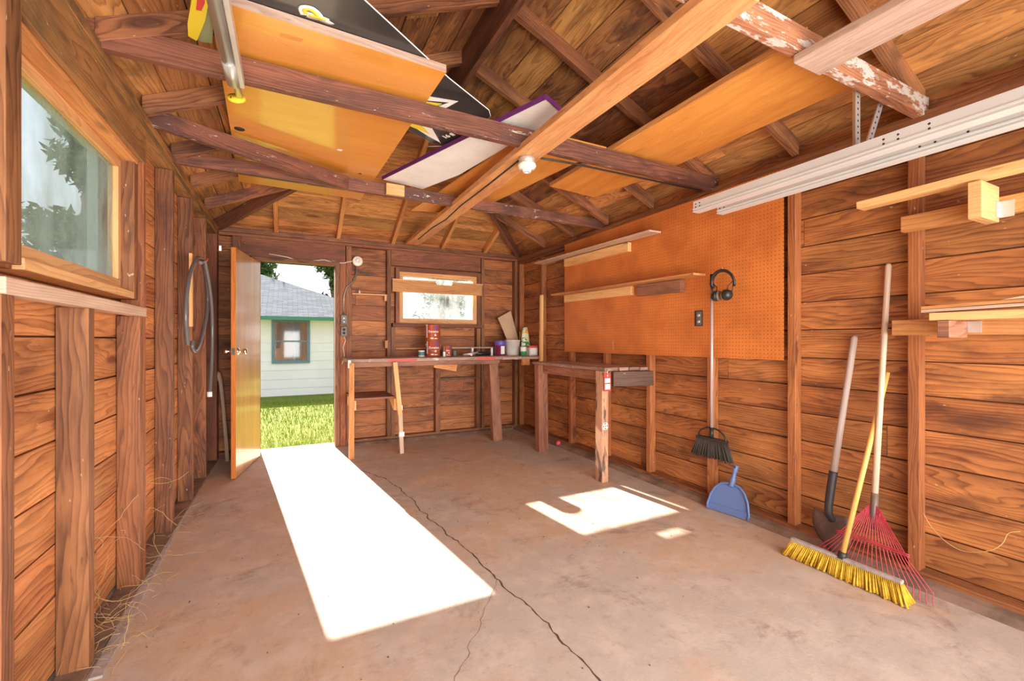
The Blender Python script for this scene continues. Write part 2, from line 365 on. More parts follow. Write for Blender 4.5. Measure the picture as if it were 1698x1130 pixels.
def text(body, size, o, ex, ey, mat, name='lettering', parent=None, ext=.0004, bold=.0):
    cu = bpy.data.curves.new(name, 'FONT'); cu.body = body; cu.size = size; cu.extrude = ext; cu.offset = bold; cu.resolution_u = 3
    t = bpy.data.objects.new('t', cu); C.objects.link(t); bpy.context.view_layer.update()
    me = bpy.data.meshes.new_from_object(t); bpy.data.objects.remove(t)
    ex = Vector(ex).normalized(); ey = Vector(ey); ey = (ey-ex*ey.dot(ex)).normalized(); ez = ex.cross(ey)
    me.transform(Matrix(((ex.x, ey.x, ez.x, o[0]), (ex.y, ey.y, ez.y, o[1]), (ex.z, ey.z, ez.z, o[2]), (0, 0, 0, 1))))
    me.materials.clear(); me.materials.append(M[mat]); ob = bpy.data.objects.new(name, me); C.objects.link(ob)
    if parent is not None: adopt(ob, parent)
    return ob

# ------------------------------------------------------------------ the shell
XL, XR, YB = -.74, 2.85, 5.42          # inner faces of the boarding
SL, SR, SB = -.65, 2.785, 5.33         # inner faces of the studs
ZT = 2.35; CX = (SL+SR)/2; HALF = (SR-SL)/2; PITCH = .435
YF = -.35                              # the open front of the garage

g = MB(); g.box((-.95, YF-.6, -.15), (3.05, YB+.14, 0)); floor = struct(g.obj('floor', 'concrete'))
# cracks in the slab
def crack(pts, wd, name='crack'):
    g = MB(); pts = [Vector(p) for p in pts]; fine = []
    for a, b in zip(pts, pts[1:]):
        n = max(2, int((b-a).length/.025))
        for i in range(n):
            p = a.lerp(b, i/n); sd = Vector((-(b-a).y, (b-a).x, 0)).normalized()
            fine.append(p+sd*(noise.noise(p*9)*.022+R(-.006, .006)))
    fine.append(pts[-1]); L = []; Rr = []
    for i, p in enumerate(fine):
        t = (fine[min(i+1, len(fine)-1)]-fine[max(i-1, 0)]).normalized(); sd = Vector((-t.y, t.x, 0)); k = wd*R(.35, 1.1)
        L.append(g.b.verts.new((p.x+sd.x*k, p.y+sd.y*k, .0012))); Rr.append(g.b.verts.new((p.x-sd.x*k, p.y-sd.y*k, .0012)))
    for i in range(len(fine)-1): g.b.faces.new((L[i], Rr[i], Rr[i+1], L[i+1]))
    return g.obj(name, 'crack', floor)
crack([(.40, 5.30, 0), (.415, 4.75, 0), (.50, 4.42, 0), (.72, 3.95, 0), (.80, 3.55, 0), (.83, 3.0, 0), (.87, 2.57, 0), (.92, 2.25, 0), (.94, 1.88, 0), (.97, 1.59, 0), (.98, 1.25, 0), (1.0, .9, 0)], .0042)
crack([(.86, 3.02, 0), (1.5, 2.75, 0), (2.1, 2.7, 0)], .0010)
crack([(.93, 2.0, 0), (.55, 1.5, 0), (.3, 1.2, 0)], .0009)

def rect_minus(rects, hole):
    out = []; a0, a1, b0, b1 = hole
    for (x0, x1, z0, z1) in rects:
        if x1 <= a0 or x0 >= a1 or z1 <= b0 or z0 >= b1: out.append((x0, x1, z0, z1)); continue
        if x0 < a0: out.append((x0, a0, z0, z1))
        if x1 > a1: out.append((a1, x1, z0, z1))
        m0, m1 = max(x0, a0), min(x1, a1)
        if z0 < b0: out.append((m0, m1, z0, b0))
        if z1 > b1: out.append((m0, m1, b1, z1))
    return [r for r in out if r[1]-r[0] > .004 and r[3]-r[2] > .004]
def siding(name, axis, plane, sgn, a0, a1, z0, z1, holes, mat, H=.172, ph=.03):
    """horizontal boards; sgn = outward direction of the wall along the other axis"""
    g = MB(); rows = []; z = ph
    while z < z1-.01:
        zz = min(z+H, z1); cut = sorted([a0]+[a0+(a1-a0)*R(.2, .8)]*(R(0, 1) < .45)+[a1])
        for c0, c1 in zip(cut, cut[1:]): rows.append((c0+.0015, c1-.0015, max(z, z0)+.0036, zz-.0036))
        z = zz
    for r in rows:
        ou, ov, rr = R(0, 40), R(0, 40), R(0, 1); jit = R(0, .004)
        rs = [r]
        for hh in holes: rs = rect_minus(rs, hh)
        for (x0, x1, b0, b1) in rs:
            p0, p1 = sorted((plane+sgn*jit, plane+sgn*.022))
            lo, hi = ((x0, p0, b0), (x1, p1, b1)) if axis == 0 else ((p0, x0, b0), (p1, x1, b1))
            gr = Vector((1, 0, 0)) if axis == 0 else Vector((0, 1, 0)); ot = Vector((0, 1, 0)) if axis == 0 else Vector((1, 0, 0))
            L = Vector(hi)-Vector(lo)
            g.obox(lo, gr, ot, (0, 0, 1), L.dot(gr), L.dot(ot), L.z, off=(ou+x0, ov+(b0-r[2])), r=rr)
    rs = [(a0-.03, a1+.03, -.02, z1)]
    for hh in holes: rs = rect_minus(rs, hh)
    for (x0, x1, b0, b1) in rs:
        p0, p1 = sorted((plane+sgn*.022, plane+sgn*.045))
        lo, hi = ((x0, p0, b0), (x1, p1, b1)) if axis == 0 else ((p0, x0, b0), (p1, x1, b1))
        g.box(lo, hi, grain=axis, mat=1)
    return struct(g.obj(name, [mat, 'casing']))

W1 = (1.67, 2.765, 1.40, 2.10)      # left window opening (y0,y1,z0,z1)
W2 = (1.135, 2.242, 1.41, 2.085)      # back window opening (x0,x1,z0,z1)
D1 = (-.285, .452, 0, 2.045)        # door opening
HOLE = (-.660, -.636, 2.13, 2.19)
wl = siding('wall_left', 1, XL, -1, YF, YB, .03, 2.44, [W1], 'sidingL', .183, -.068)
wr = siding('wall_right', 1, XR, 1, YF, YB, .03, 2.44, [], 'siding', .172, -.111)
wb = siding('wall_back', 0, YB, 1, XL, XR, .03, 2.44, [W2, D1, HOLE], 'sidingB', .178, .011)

def studv(parent, lo, hi, mat='stud', name='stud', bevel=.002):
    return MB().box(lo, hi, grain=2).obj(name, mat, parent, bevel)
SP = .055                                # top of the bottom plates
# plates (double top plate, bottom plate)
for (p, lo, hi, gr, m) in ((wl, (XL-.0, YF, 2.305), (SL, SB, ZT), 1, 'grime'), (wl, (XL-.0, YF, 2.262), (SL-.004, SB, 2.302), 1, 'grime'),
                           (wr, (SR, YF, 2.272), (XR, SB, ZT-.02), 1, 'stud'), (wr, (SR+.004, YF, 2.24), (XR, SB, 2.27), 1, 'stud'),
                           (wb, (SL+.001, SB, 2.318), (SR-.001, YB, ZT+.012), 0, 'stud'), (wb, (SL+.001, SB+.003, 2.284), (SR-.001, YB, 2.315), 0, 'casing')):
    MB().box(lo, hi, grain=gr).obj('top_plate', m, p, .002)
MB().box((XL, YF, 0), (SL+.004, SB, .012), grain=1).obj('bottom_plate', 'kerb', wl, .002)
MB().box((SR-.004, YF, 0), (XR, SB, SP), grain=1).obj('bottom_plate', 'stud', wr, .002)
MB().box((.49, SB, 0), (SR, YB, SP), grain=0).obj('bottom_plate', 'stud', wb, .002)
MB().box((SL, SB, 0), (-.33, YB, SP), grain=0).obj('bottom_plate', 'casing', wb, .002)
# low concrete kerb along the right and back walls
g = MB(); g.prism([(SR-.09, YF, 0), (SR-.004, YF, 0), (SR-.004, YF, .03), (SR-.05, YF, .024)], (0, SB-YF-.02, 0)); g.obj('kerb', 'kerb', floor)
g = MB(); g.prism([(.60, SB-.07, 0), (.60, SB, 0), (.60, SB, .03), (.60, SB-.04, .022)], (SR-.70, 0, 0)); g.obj('kerb', 'kerb', floor)
# strip of wood let into the slab near the left wall
MB().beam((-.615, 2.05, .002), (-.70, 4.95, .002), .04, .014).obj('joint_strip', 'grey', floor, .002)

# left wall studs
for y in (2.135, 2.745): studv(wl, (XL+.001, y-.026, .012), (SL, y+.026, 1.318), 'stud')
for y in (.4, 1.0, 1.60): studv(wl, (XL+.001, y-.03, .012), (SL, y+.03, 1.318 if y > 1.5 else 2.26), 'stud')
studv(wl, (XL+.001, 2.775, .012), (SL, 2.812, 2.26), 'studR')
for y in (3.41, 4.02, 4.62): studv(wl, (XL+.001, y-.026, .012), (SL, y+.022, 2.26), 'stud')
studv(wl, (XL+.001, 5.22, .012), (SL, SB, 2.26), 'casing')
# right wall studs
for y in (.45, 1.055, 1.655, 2.25, 2.88, 3.47, 4.08, 4.71, 5.29):
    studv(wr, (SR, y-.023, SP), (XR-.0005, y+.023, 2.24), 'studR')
# back wall studs
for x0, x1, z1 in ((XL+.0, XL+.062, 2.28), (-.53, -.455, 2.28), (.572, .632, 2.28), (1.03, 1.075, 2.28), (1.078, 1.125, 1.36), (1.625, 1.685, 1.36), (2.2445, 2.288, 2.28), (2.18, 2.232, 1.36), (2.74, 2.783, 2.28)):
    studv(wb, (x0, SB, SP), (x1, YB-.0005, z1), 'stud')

# headers and casings
MB().box((XL+.002, 1.56, 2.085), (SL+.004, 2.80, 2.258), grain=1).obj('header', 'grime', wl, .003)
MB().box((-.455, SB-.004, 2.085), (.565, SB+.05, 2.282), grain=0).obj('header', 'casing', wb, .003)
MB().box((1.077, SB-.002, 2.100), (2.232, SB+.05, 2.282), grain=0).obj('header', 'casing', wb, .003)
# window 1: jambs, sash, sill and pane in the left wall
w1 = MB().box((XL-.06, W1[0], W1[2]), (XL+.045, W1[0]+.06, W1[3]), grain=2).obj('window_1', 'stud', None, .002); struct(w1)
for lo, hi, gr, m in (((XL-.06, W1[1]-.055, W1[2]), (XL+.07, W1[1], W1[3]), 2, 'stud'),
                      ((XL-.06, W1[0]+.06, W1[3]-.035), (XL+.07, W1[1]-.055, W1[3]), 1, 'grime')):
    MB().box(lo, hi, grain=gr).obj('jamb', m, w1, .002)
MB().box((XL-.06, W1[0]+.06, 1.40), (SL-.02, W1[1]-.055, 1.435), grain=1).obj('sill', 'frame', w1, .004)
y0, y1, z0, z1 = W1[0]+.06, W1[1]-.055, 1.435, W1[3]-.035
for lo, hi, gr in (((XL-.02, y0, z0), (XL+.02, y1, z0+.055), 1), ((XL-.02, y0, z1-.045), (XL+.02, y1, z1), 1),
                   ((XL-.02, y0, z0+.055), (XL+.02, y0+.05, z1-.045), 2), ((XL-.02, y1-.035, z0+.055), (XL+.02, y1, z1-.045), 2)):
    MB().box(lo, hi, grain=gr).obj('sash', 'frame', w1, .003)
M['palepaint'] = plain('pale_blue_paint', (.46, .53, .56), .5, var=.15)
MB().box((XL-.10, W1[1]-.062, W1[2]), (XL-.061, W1[1]+.05, W1[3]+.06), grain=2).obj('outer_casing', 'palepaint', w1, .002)
MB().box((XL-.085, W1[0], W1[3]-.03), (XL-.061, W1[1]-.063, W1[3]+.06), grain=1).obj('outer_casing', 'palepaint', w1, .002)
MB().box((XL-.004, y0+.045, z0+.05), (XL, y1-.03, z1-.04)).obj('pane', 'glassL', w1)
MB().box((SL-.012, 1.56, 1.40), (SL+.012, 1.635, 2.26), grain=2).obj('casing', 'stud', w1, .003)
MB().box((XL+.046, 1.56, 1.318), (SL+.012, 2.775, 1.362), grain=1).obj('sill_plate', 'handle', w1, .003)
MB().box((XL+.02, 1.64, 2.062), (SL-.012, 2.74, 2.084), grain=1).obj('jamb', 'cedar', w1, .002)
# window 2
w2 = MB().box((W2[0], SB+.012, W2[2]), (W2[0]+.045, YB+.06, W2[3]), grain=2).obj('window_2', 'casing', None, .002); struct(w2)
for lo, hi, gr in (((W2[1]-.045, SB+.012, W2[2]), (W2[1], YB+.06, W2[3]), 2), ((W2[0]+.045, SB+.012, W2[3]-.045), (W2[1]-.045, YB+.06, W2[3]), 0),
                   ((W2[0]-.04, SB-.006, W2[2]-.045), (W2[1]+.04, YB+.06, W2[2]), 0)):
    MB().box(lo, hi, grain=gr).obj('jamb', 'casing', w2, .002)
x0, x1, z0, z1 = W2[0]+.045, W2[1]-.045, W2[2], W2[3]-.045
for lo, hi, gr in (((x0, SB+.045, z0), (x1, SB+.085, z0+.062), 0), ((x0, SB+.045, z1-.055), (x1, SB+.085, z1), 0),
                   ((x0, SB+.045, z0+.062), (x0+.05, SB+.085, z1-.055), 2), ((x1-.05, SB+.045, z0+.062), (x1, SB+.085, z1-.055), 2)):
    MB().box(lo, hi, grain=gr).obj('sash', 'frame', w2, .003)
MB().box((x0+.045, SB+.064, z0+.055), (x1-.045, SB+.067, z1-.05)).obj('pane', 'glassB', w2)
# door frame
fr = MB().box((-.36, SB-.045, 0), (D1[0], YB+.05, 2.045), grain=2).obj('trim_1', 'casing', None, .002); struct(fr)
MB().box((D1[1], SB-.03, 0), (.50, YB+.05, 2.045), grain=2).obj('jamb', 'stud', fr, .002)
MB().box((.503, SB-.012, 0), (.568, YB-.001, 2.083), grain=2).obj('jamb', 'studR', fr, .002)
MB().box((-.36, SB-.03, 2.045), (.50, YB+.05, 2.083), grain=0).obj('head', 'casing', fr, .002)

# roof: boards, rafters, hips
EAVE = .30; ZS = 2.452                  # underside of the boards above the stud face
def zs(d): return ZS+PITCH*d
g = MB(); D = -EAVE; BW = .19
while D < HALF-.001:
    D2 = min(D+BW, HALF); pz = .004
    a, b = D+.003, D2-.003
    for sg, mat in ((1, 0), (-1, 0)):
        xa, xb = CX-sg*(HALF-a), CX-sg*(HALF-b)
        ya, yb = SB-a, SB-b
        cuts = [YF]+sorted(R(.4, 3.2) for _ in range(1))
        segs = list(zip(cuts, cuts[1:]+[None]))
        for s0, s1 in segs:
            e = ([(xa, s0, zs(a)), (xb, s0, zs(b)), (xb, s1, zs(b)), (xa, s1, zs(a))] if s1 is not None
                 else [(xa, s0, zs(a)), (xb, s0, zs(b)), (xb, yb, zs(b)), (xa, ya, zs(a))])
            pm = 1 if (D < .45 and R(0, 1) < .8) or R(0, 1) < .12 else 0
            g.prism(e, (0, 0, .02), grain=(0, 1, 0), mat=pm)
    # the hip slope over the back wall
    g.prism([(CX-HALF+a, SB-a, zs(a)), (CX+HALF-a, SB-a, zs(a)), (CX+HALF-b, SB-b, zs(b)), (CX-HALF+b, SB-b, zs(b))], (0, 0, .02), grain=(1, 0, 0), mat=1)
    D = D2
RT = .045                                 # the shingled outside
for sg in (1, -1):
    g.prism([(CX-sg*(HALF+EAVE), YF, zs(-EAVE)+.022), (CX, YF, zs(HALF)+.022), (CX, SB-HALF, zs(HALF)+.022), (CX-sg*(HALF+EAVE), SB+EAVE, zs(-EAVE)+.022)], (0, 0, RT), mat=2)
g.prism([(CX-HALF-EAVE, SB+EAVE, zs(-EAVE)+.022), (CX+HALF+EAVE, SB+EAVE, zs(-EAVE)+.022), (CX, SB-HALF, zs(HALF)+.022)], (0, 0, RT), mat=2)
ceil = struct(g.obj('ceiling', ['roof', 'roofpale', 'soot']))
RD = .088
def rafter(x0, y0, d0, x1, y1, d1, wd=.04, dep=RD, mat='rafter', name='rafter'):
    """a rafter hung under the boards between two points given by plan place and eave distance"""
    g = MB(); a = Vector((x0, y0, zs(d0))); b = Vector((x1, y1, zs(d1))); dr = (b-a); hz = Vector((dr.x, dr.y, 0)).normalized(); sd = Vector((-hz.y, hz.x, 0))*wd/2
    dz = Vector((0, 0, -dep*math.sqrt(1+(dr.z/Vector((dr.x, dr.y, 0)).length)**2)))
    g.prism([a+sd, b+sd, b+sd+dz, a+sd+dz], -sd*2, grain=dr); return g.obj(name, mat, ceil, .002)
for k in range(-1, 4):
    y = 1.64+.605*(k)
    if y > SB-HALF: break
    for sg in (1, -1): rafter(CX-sg*(HALF+.02), y, -.02, CX-sg*.02, y, HALF-.02, mat='rafter')
for y in (4.05, 4.66):
    d = SB-y
    for sg in (1, -1): rafter(CX-sg*(HALF+.02), y, -.02, CX-sg*(HALF-d+.02), y, d-.02, mat='rafter')
for x in (-.13, .49, 1.10, 1.72, 2.30):
    d = HALF-abs(x-CX)
    rafter(x, SB+.02, -.02, x, SB-d+.02, d-.02, mat='cedar')
for sg in (1, -1): rafter(CX-sg*(HALF+.03), SB+.03, -.03, CX-sg*.01, SB-HALF+.01, HALF-.01, .042, .125, 'darkbeam', 'hip_rafter')
MB().box((CX-.02, YF, zs(HALF)-.245), (CX+.02, SB-HALF+.03, zs(HALF)-.01), grain=1).obj('ridge_board', 'darkbeam', ceil, .002)
# ceiling ties
MB().beam((SL-.06, 1.00, 2.365), (SR+.05, 1.035, 2.36), .045, .10).obj('ceiling_tie', 'tiepaint', ceil, .003)
MB().beam((SL-.06, 2.25, 2.385), (SR+.05, 2.235, 2.36), .042, .105).obj('ceiling_tie', 'tie', ceil, .003)
MB().beam((SL-.06, 3.50, 2.385), (SR+.05, 3.52, 2.36), .042, .09).obj('ceiling_tie', 'tie', ceil, .003)
MB().beam((SL-.04, 2.93, 2.385), (.375, 3.44, 2.36), .042, .095).obj('diagonal_tie', 'tie', ceil, .003)
MB().beam((.66, 3.46, 2.372), (.80, 3.463, 2.372), .03, .085).obj('splice_block', 'pine', ceil, .003)
MB().beam((1.235, .88, 2.285), (1.315, 5.27, 2.372), .163, .040).obj('runner_beam', 'beam', ceil, .004)
MB().beam((1.83, -.1, 2.292), (1.83, 1.03, 2.292), .175, .036).obj('runner_board', 'pink', ceil, .006)
MB().beam((1.45, 3.10, 2.62), (1.62, 3.02, 2.70), .03, .16).obj('gusset_board', 'roofpale', ceil, .003)
MB().beam((.52, 3.45, 2.93), (1.04, 3.45, 2.95), .03, .10).obj('collar_block', 'darkbeam', ceil, .003)

# ------------------------------------------------------------------ door leaf
hx, hy = -.275, 5.225; fx, fy = -.417, 4.455
ex = (Vector((fx, fy, 0))-Vector((hx, hy, 0))).normalized(); en = Vector((ex.y, -ex.x, 0))   # en points away from the room side
en = en if en.x < 0 else -en; LW = .785
g = MB(); g.obox((hx, hy, .008), (0, 0, 1), ex, en, 1.995, LW, .036); d1 = struct(g.obj('door_1', 'doorwood', None, .002))
MB().obox(Vector((hx, hy, .008))+ex*(LW), (0, 0, 1), ex, en, 1.995, .0012, .036).obj('edge_band', 'dooredge', d1)
kz = 1.135 if False else 1.13
kc = Vector((hx, hy, 0))+ex*(LW-.06); kc.z = 1.105
g = MB(); g.lathe(kc, [(.0, .0), (.033, 0), (.033, .006), (.014, .012), (.012, .035), (.026, .045), (.028, .062), (.018, .072), (0, .073)], -en)
g.obj('knob', 'chrome', d1)
g = MB(); g.lathe(kc+en*.036, [(.0, .0), (.033, 0), (.033, .006), (.014, .012), (.012, .035), (.026, .045), (.028, .062), (.018, .072), (0, .073)], en)
g.obj('knob', 'chrome', d1)
MB().obox(kc+ex*.0612-Vector((0, 0, .03))+en*.006, (0, 0, 1), ex, en, .06, .002, .024).obj('latch_plate', 'dull', d1)

# ------------------------------------------------------------------ outdoors
def ground_z(y): return 0 if y < 6 else -.55*min(1, (y-6)/9.8)
q = NT('lawn'); co = q.n('TexCoord').outputs['Object']; n = q.noise(co, 2.0, 5, .65); n2 = q.noise(co, 30, 4, .7)
col = q.mix(q.step(n, .35, .65), (.15, .20, .025, 1), (.22, .23, .045, 1)); col = q.mix(q.math('MULTIPLY', q.step(n2, .4, .7), .6), col, (.045, .09, .010, 1))
q.set(Base_Color=col, Roughness=.95, Specular_IOR_Level=.05); q.bump(n2, .9, .03); M['lawn'] = q.m
g = MB(); NX, NY = 20, 30; vs = {}
for i in range(NX+1):
    for j in range(NY+1):
        x = -14+28*i/NX; y = 5.58+26*j/NY; vs[i, j] = g.b.verts.new((x, y, ground_z(y)-.03))
for i in range(NX):
    for j in range(NY): g.b.faces.new((vs[i, j], vs[i+1, j], vs[i+1, j+1], vs[i, j+1])).smooth = True
for x0, x1 in ((-14, -.95), (3.05, 14)):
    g.quad([(x0, -6, -.03), (x1, -6, -.03), (x1, 5.58, -.03), (x0, 5.58, -.03)])
g.quad([(-.95, -6, -.16), (3.05, -6, -.16), (3.05, -.9, -.16), (-.95, -.9, -.16)])
struct(g.obj('ground', 'lawn'))
g = MB()
for i in range(16000):
    x = R(-1.7, 1.9); y = 5.62+(R(0, 1)**1.7)*7.5; z = ground_z(y)-.03; h = R(.03, .085)*(1+.04*(y-5)); a = R(0, PI); w_ = .0022+.0005*(y-5)
    dx, dy = math.cos(a)*w_, math.sin(a)*w_; lx, ly = R(-.03, .03), R(-.03, .03)
    v = [g.b.verts.new(p) for p in ((x-dx, y-dy, z), (x+dx, y+dy, z), (x+lx, y+ly, z+h))]; f = g.b.faces.new(v)
    rr = R(0, 1)
    for l in f.loops: l[g.rn] = (rr, rr, rr, 1)
q = NT('grass_blade'); a_ = q.n('Attribute', attribute_name='rnd').outputs['Fac']
q.set(Base_Color=q.mix(a_, (.15, .21, .025, 1), (.29, .31, .07, 1)), Roughness=.9, Specular_IOR_Level=.05); M['blade'] = q.m
tag(g.obj('lawn_grass', 'blade'), 'short sunlit green grass outside the open door', 'grass', kind='stuff')

# neighbouring house
M['hwall'] = plain('white_house_siding', (.93, .90, .86), .6, var=.05, scale=2)
M['bluegreen'] = plain('blue_window_trim', (.16, .25, .30), .5, var=.15)
M['greengut'] = plain('green_gutter_paint', (.05, .22, .14), .45)
q = NT('grey_shingles'); uv = q.n('UVMap').outputs[0]
br = q.n('TexBrick'); q.put(br.inputs['Vector'], uv); br.inputs['Scale'].default_value = 1.0; br.inputs['Brick Width'].default_value = .30; br.inputs['Row Height'].default_value = .13
br.inputs['Mortar Size'].default_value = .008; br.inputs['Color1'].default_value = (.24, .245, .255, 1); br.inputs['Color2'].default_value = (.15, .155, .165, 1); br.inputs['Mortar'].default_value = (.08, .08, .085, 1)
nn = q.noise(uv, 25, 3, .6); q.set(Base_Color=q.mix(q.math('MULTIPLY', nn, .4), br.outputs[0], (.34, .335, .33, 1)), Roughness=.95, Specular_IOR_Level=0.0); M['shingle'] = q.m
HY = 15.8; hs = thing('neighbouring_house', 'white lap-sided house with grey shingle roof seen through the open door', 'house', (0, HY, -.55))
g = MB(); z = -.62; HW = (-.52, .58, .47, 1.87)
while z < 1.95:
    for (a, b, c0, c1) in rect_minus([(-9, 3.1, z, min(z+.29, 1.95))], HW):
        g.prism([(a, HY-.012, c0), (a, HY+.06, c0), (a, HY+.06, c1), (a, HY, c1)], (b-a, 0, 0), grain=(1, 0, 0))
    z += .29
g.obj('wall', 'hwall', hs)
MB().box((-9, HY+.02, -1.2), (3.1, HY+.3, -.6)).obj('foundation', 'grey', hs)
rc = Vector((3.36, HY-.40, 1.955))
g = MB(); rg = Vector((3.36-5.2, HY-.4+5.2, 1.955+.42*5.2))
g.prism([(-10, HY-.4, 1.955), rc, rg, (-10, rg.y, rg.z)], (0, 0, -.05), grain=(1, 0, 0)); g.prism([rc, (3.36, HY+4.8, 1.955), (rg.x, HY+4.8, rg.z)], (0, 0, -.05), grain=(0, 1, 0))
g.obj('roof', 'shingle', hs)
MB().box((-10, HY-.48, 1.84), (3.4, HY-.39, 1.955)).obj('gutter', 'greengut', hs)
MB().box((-10, HY-.40, 1.90), (3.3, HY+.02, 1.92)).obj('soffit', 'hwall', hs)
wd = MB().box((HW[0], HY-.04, HW[3]-.09), (HW[1], HY+.06, HW[3])).obj('window', 'bluegreen', hs)
for lo, hi in (((HW[0], HY-.04, HW[2]), (HW[0]+.09, HY+.06, HW[3]-.09)), ((HW[1]-.09, HY-.04, HW[2]), (HW[1], HY+.06, HW[3]-.09)), ((HW[0]+.09, HY-.05, HW[2]), (HW[1]-.09, HY+.06, HW[2]+.09)), ((HW[0]+.09, HY-.01, 1.15), (HW[1]-.09, HY+.05, 1.20))):
    MB().box(lo, hi).obj('window_frame', 'bluegreen', wd)
MB().box((HW[0]+.08, HY+.02, HW[2]+.08), (HW[1]-.08, HY+.025, HW[3]-.08)).obj('pane', 'glassH', wd)
g = MB()
for k in range(8): g.tube([(-.36+.035*k, HY+.12, 1.80), (-.38+.022*k, HY+.12, 1.3), (-.41+.012*k, HY+.12, .95)], .016, 6)
for k in range(5): g.tube([(.12+.06*k, HY+.14, 1.80), (.14+.06*k, HY+.14, .55)], .03, 6)
g.obj('curtain', 'hwall', wd)
MB().box((-.5, HY+.9, .3), (.6, HY+.95, 1.9)).obj('room_wall', 'cushion', wd)

M['leaf'] = None
q = NT('tree_leaf'); a_ = q.n('Attribute', attribute_name='rnd').outputs['Fac']
q.set(Base_Color=q.mix(a_, (.03, .06, .018, 1), (.13, .19, .055, 1)), Roughness=.9, Specular_IOR_Level=.1); q.b.inputs['Transmission Weight'].default_value = 0; M['leaf'] = q.m
def tree(x, y, z, H, rad, n, label, ls=.12, loc_lo=.25):
    t = thing('tree', label, 'tree', (x, y, z), 'trees outdoors')
    g = MB(); tr = []
    for k in range(7): tr.append(Vector((x+R(-.06, .06)*k, y+R(-.06, .06)*k, z+H*k/7)))
    g.tube(tr, [rad*.08*(1-k/8) for k in range(7)], 8); bs = []
    for k in range(26):
        h = R(loc_lo, 1); a = R(0, 2*PI); rr = rad*(1.05-h*.75)*R(.5, 1); e = Vector((x+math.cos(a)*rr, y+math.sin(a)*rr, z+H*h*.97))
        s0 = Vector((x, y, z+H*h*.85)); bs.append((s0, e)); g.tube([s0, s0.lerp(e, .5)+Vector((0, 0, .1)), e], [.035, .02, .008], 5)
    g.obj('trunk', 'rust', t)
    g = MB()
    for i in range(n):
        s0, e = bs[i % 26]; p = s0.lerp(e, R(.15, 1.08))+Vector((R(-1, 1), R(-1, 1), R(-.6, .6)))*rad*.17
        d = Vector((R(-1, 1), R(-1, 1), R(-1, .4))).normalized(); sd = d.orthogonal().normalized(); L = ls*R(.6, 1.3); r_ = R(0, 1)
        v = [g.b.verts.new(c_) for c_ in (p-d*L, p+sd*L*.35, p+d*L, p-sd*L*.35)]; f = g.b.faces.new(v)
        for l in f.loops: l[g.rn] = (r_, r_, r_, 1)
    g.obj('foliage', 'leaf', t); return t
tree(2.1, 24.5, -.8, 8.6, 2.3, 5200, 'tall feathery evergreen standing behind the house roof', .17)
tree(-1.3, 26.5, -.8, 8.8, 1.5, 2600, 'narrow tree at the upper edge of the house roof', .17)
tree(4.3, 13.2, -.45, 4.4, 1.9, 2600, 'pale bushy tree filling the back window', .11, .1)
tree(6.6, 19.2, -.6, 6.2, 2.4, 2600, 'larger leafy tree seen through the top of the back window', .13, .1)
tree(-2.95, 10.0, -.2, 5.6, 1.75, 6500, 'leafy tree outside the fogged window', .11, .05)

# ------------------------------------------------------------------ workbench along the back wall
wbk = thing('workbench', 'long paint-stained workbench under the back window', 'workbench', (1.6, 5.0, 0))
g = MB(); g.box((.524, 4.70, .975), (2.25, 4.86, 1.01), grain=0, r=.4); g.box((.524, 4.863, .975), (2.78, 5.09, 1.01), grain=0); g.box((.524, 5.093, .975), (2.78, 5.325, 1.01), grain=0)
g.box((2.253, 4.70, .972), (2.78, 4.86, 1.004), grain=0)
g.obj('worktop', 'benchtop', wbk, .003)
for a_, b_ in ((.92, 1.22), (1.92, 2.16)): MB().box((a_, 4.6986, .980), (b_, 4.6996, 1.004), grain=0).obj('red_paint', 'red', wbk)
MB().box((.585, 4.715, .925), (2.22, 4.75, .973), grain=0).obj('front_rail', 'benchleg', wbk, .002)
MB().beam((.556, 4.715, 0), (.556, 4.715, .973), .05, .055, up=(0, 1, 0)).obj('leg', 'cedar', wbk, .002)
g = MB(); g.beam((1.060, 4.70, 0), (1.04, 4.70, .52), .04, .045, up=(0, 1, 0)); g.obj('leg', 'handle', wbk, .002)
g = MB(); g.beam((1.035, 4.66, .42), (.985, 4.68, .973), .045, .04, up=(0, 1, 0)); g.obj('leg_extension', 'pine', wbk, .002)
for z in (.18, .46):
    MB().box((1.028-(.02 if z > .3 else 0), 4.674, z), (1.083-(.02 if z > .3 else 0), 4.728, z+.05)).obj('duct_tape', 'steel', wbk)
MB().beam((2.22, 4.80, 0), (2.16, 4.80, .973), .115, .09, up=(0, 1, 0)).obj('leg', 'benchleg', wbk, .005)
g = MB(); g.prism([(1.42, 4.72, .965), (1.70, 4.72, .965), (1.68, 4.72, .85), (1.42, 4.72, .90)], (0, .045, 0), grain=(1, 0, 0)); g.obj('support_block', 'cedar', wbk, .003)
MB().box((2.52, 4.70, .90), (2.62, 4.74, .972), grain=0).obj('support_block', 'cedar', wbk, .003)
MB().box((.522, 4.688, .92), (.548, 4.699, 1.0), grain=2).obj('painted_block', 'white', wbk)
sh = MB().box((.565, 4.74, .585), (1.00, 5.32, .605), grain=0).obj('lower_shelf', 'benchleg', wbk, .002)
MB().box((.57, 4.73, .485), (.605, 5.2, .584), grain=1).obj('shelf_block', 'pine', sh, .002)
g = MB(); g.prism([(.985, 4.72, .584), (.985, 5.05, .584), (.985, 4.78, .46), (.985, 4.72, .46)], (.035, 0, 0), grain=(0, 1, 0)); g.obj('shelf_bracket', 'pine', sh, .002)

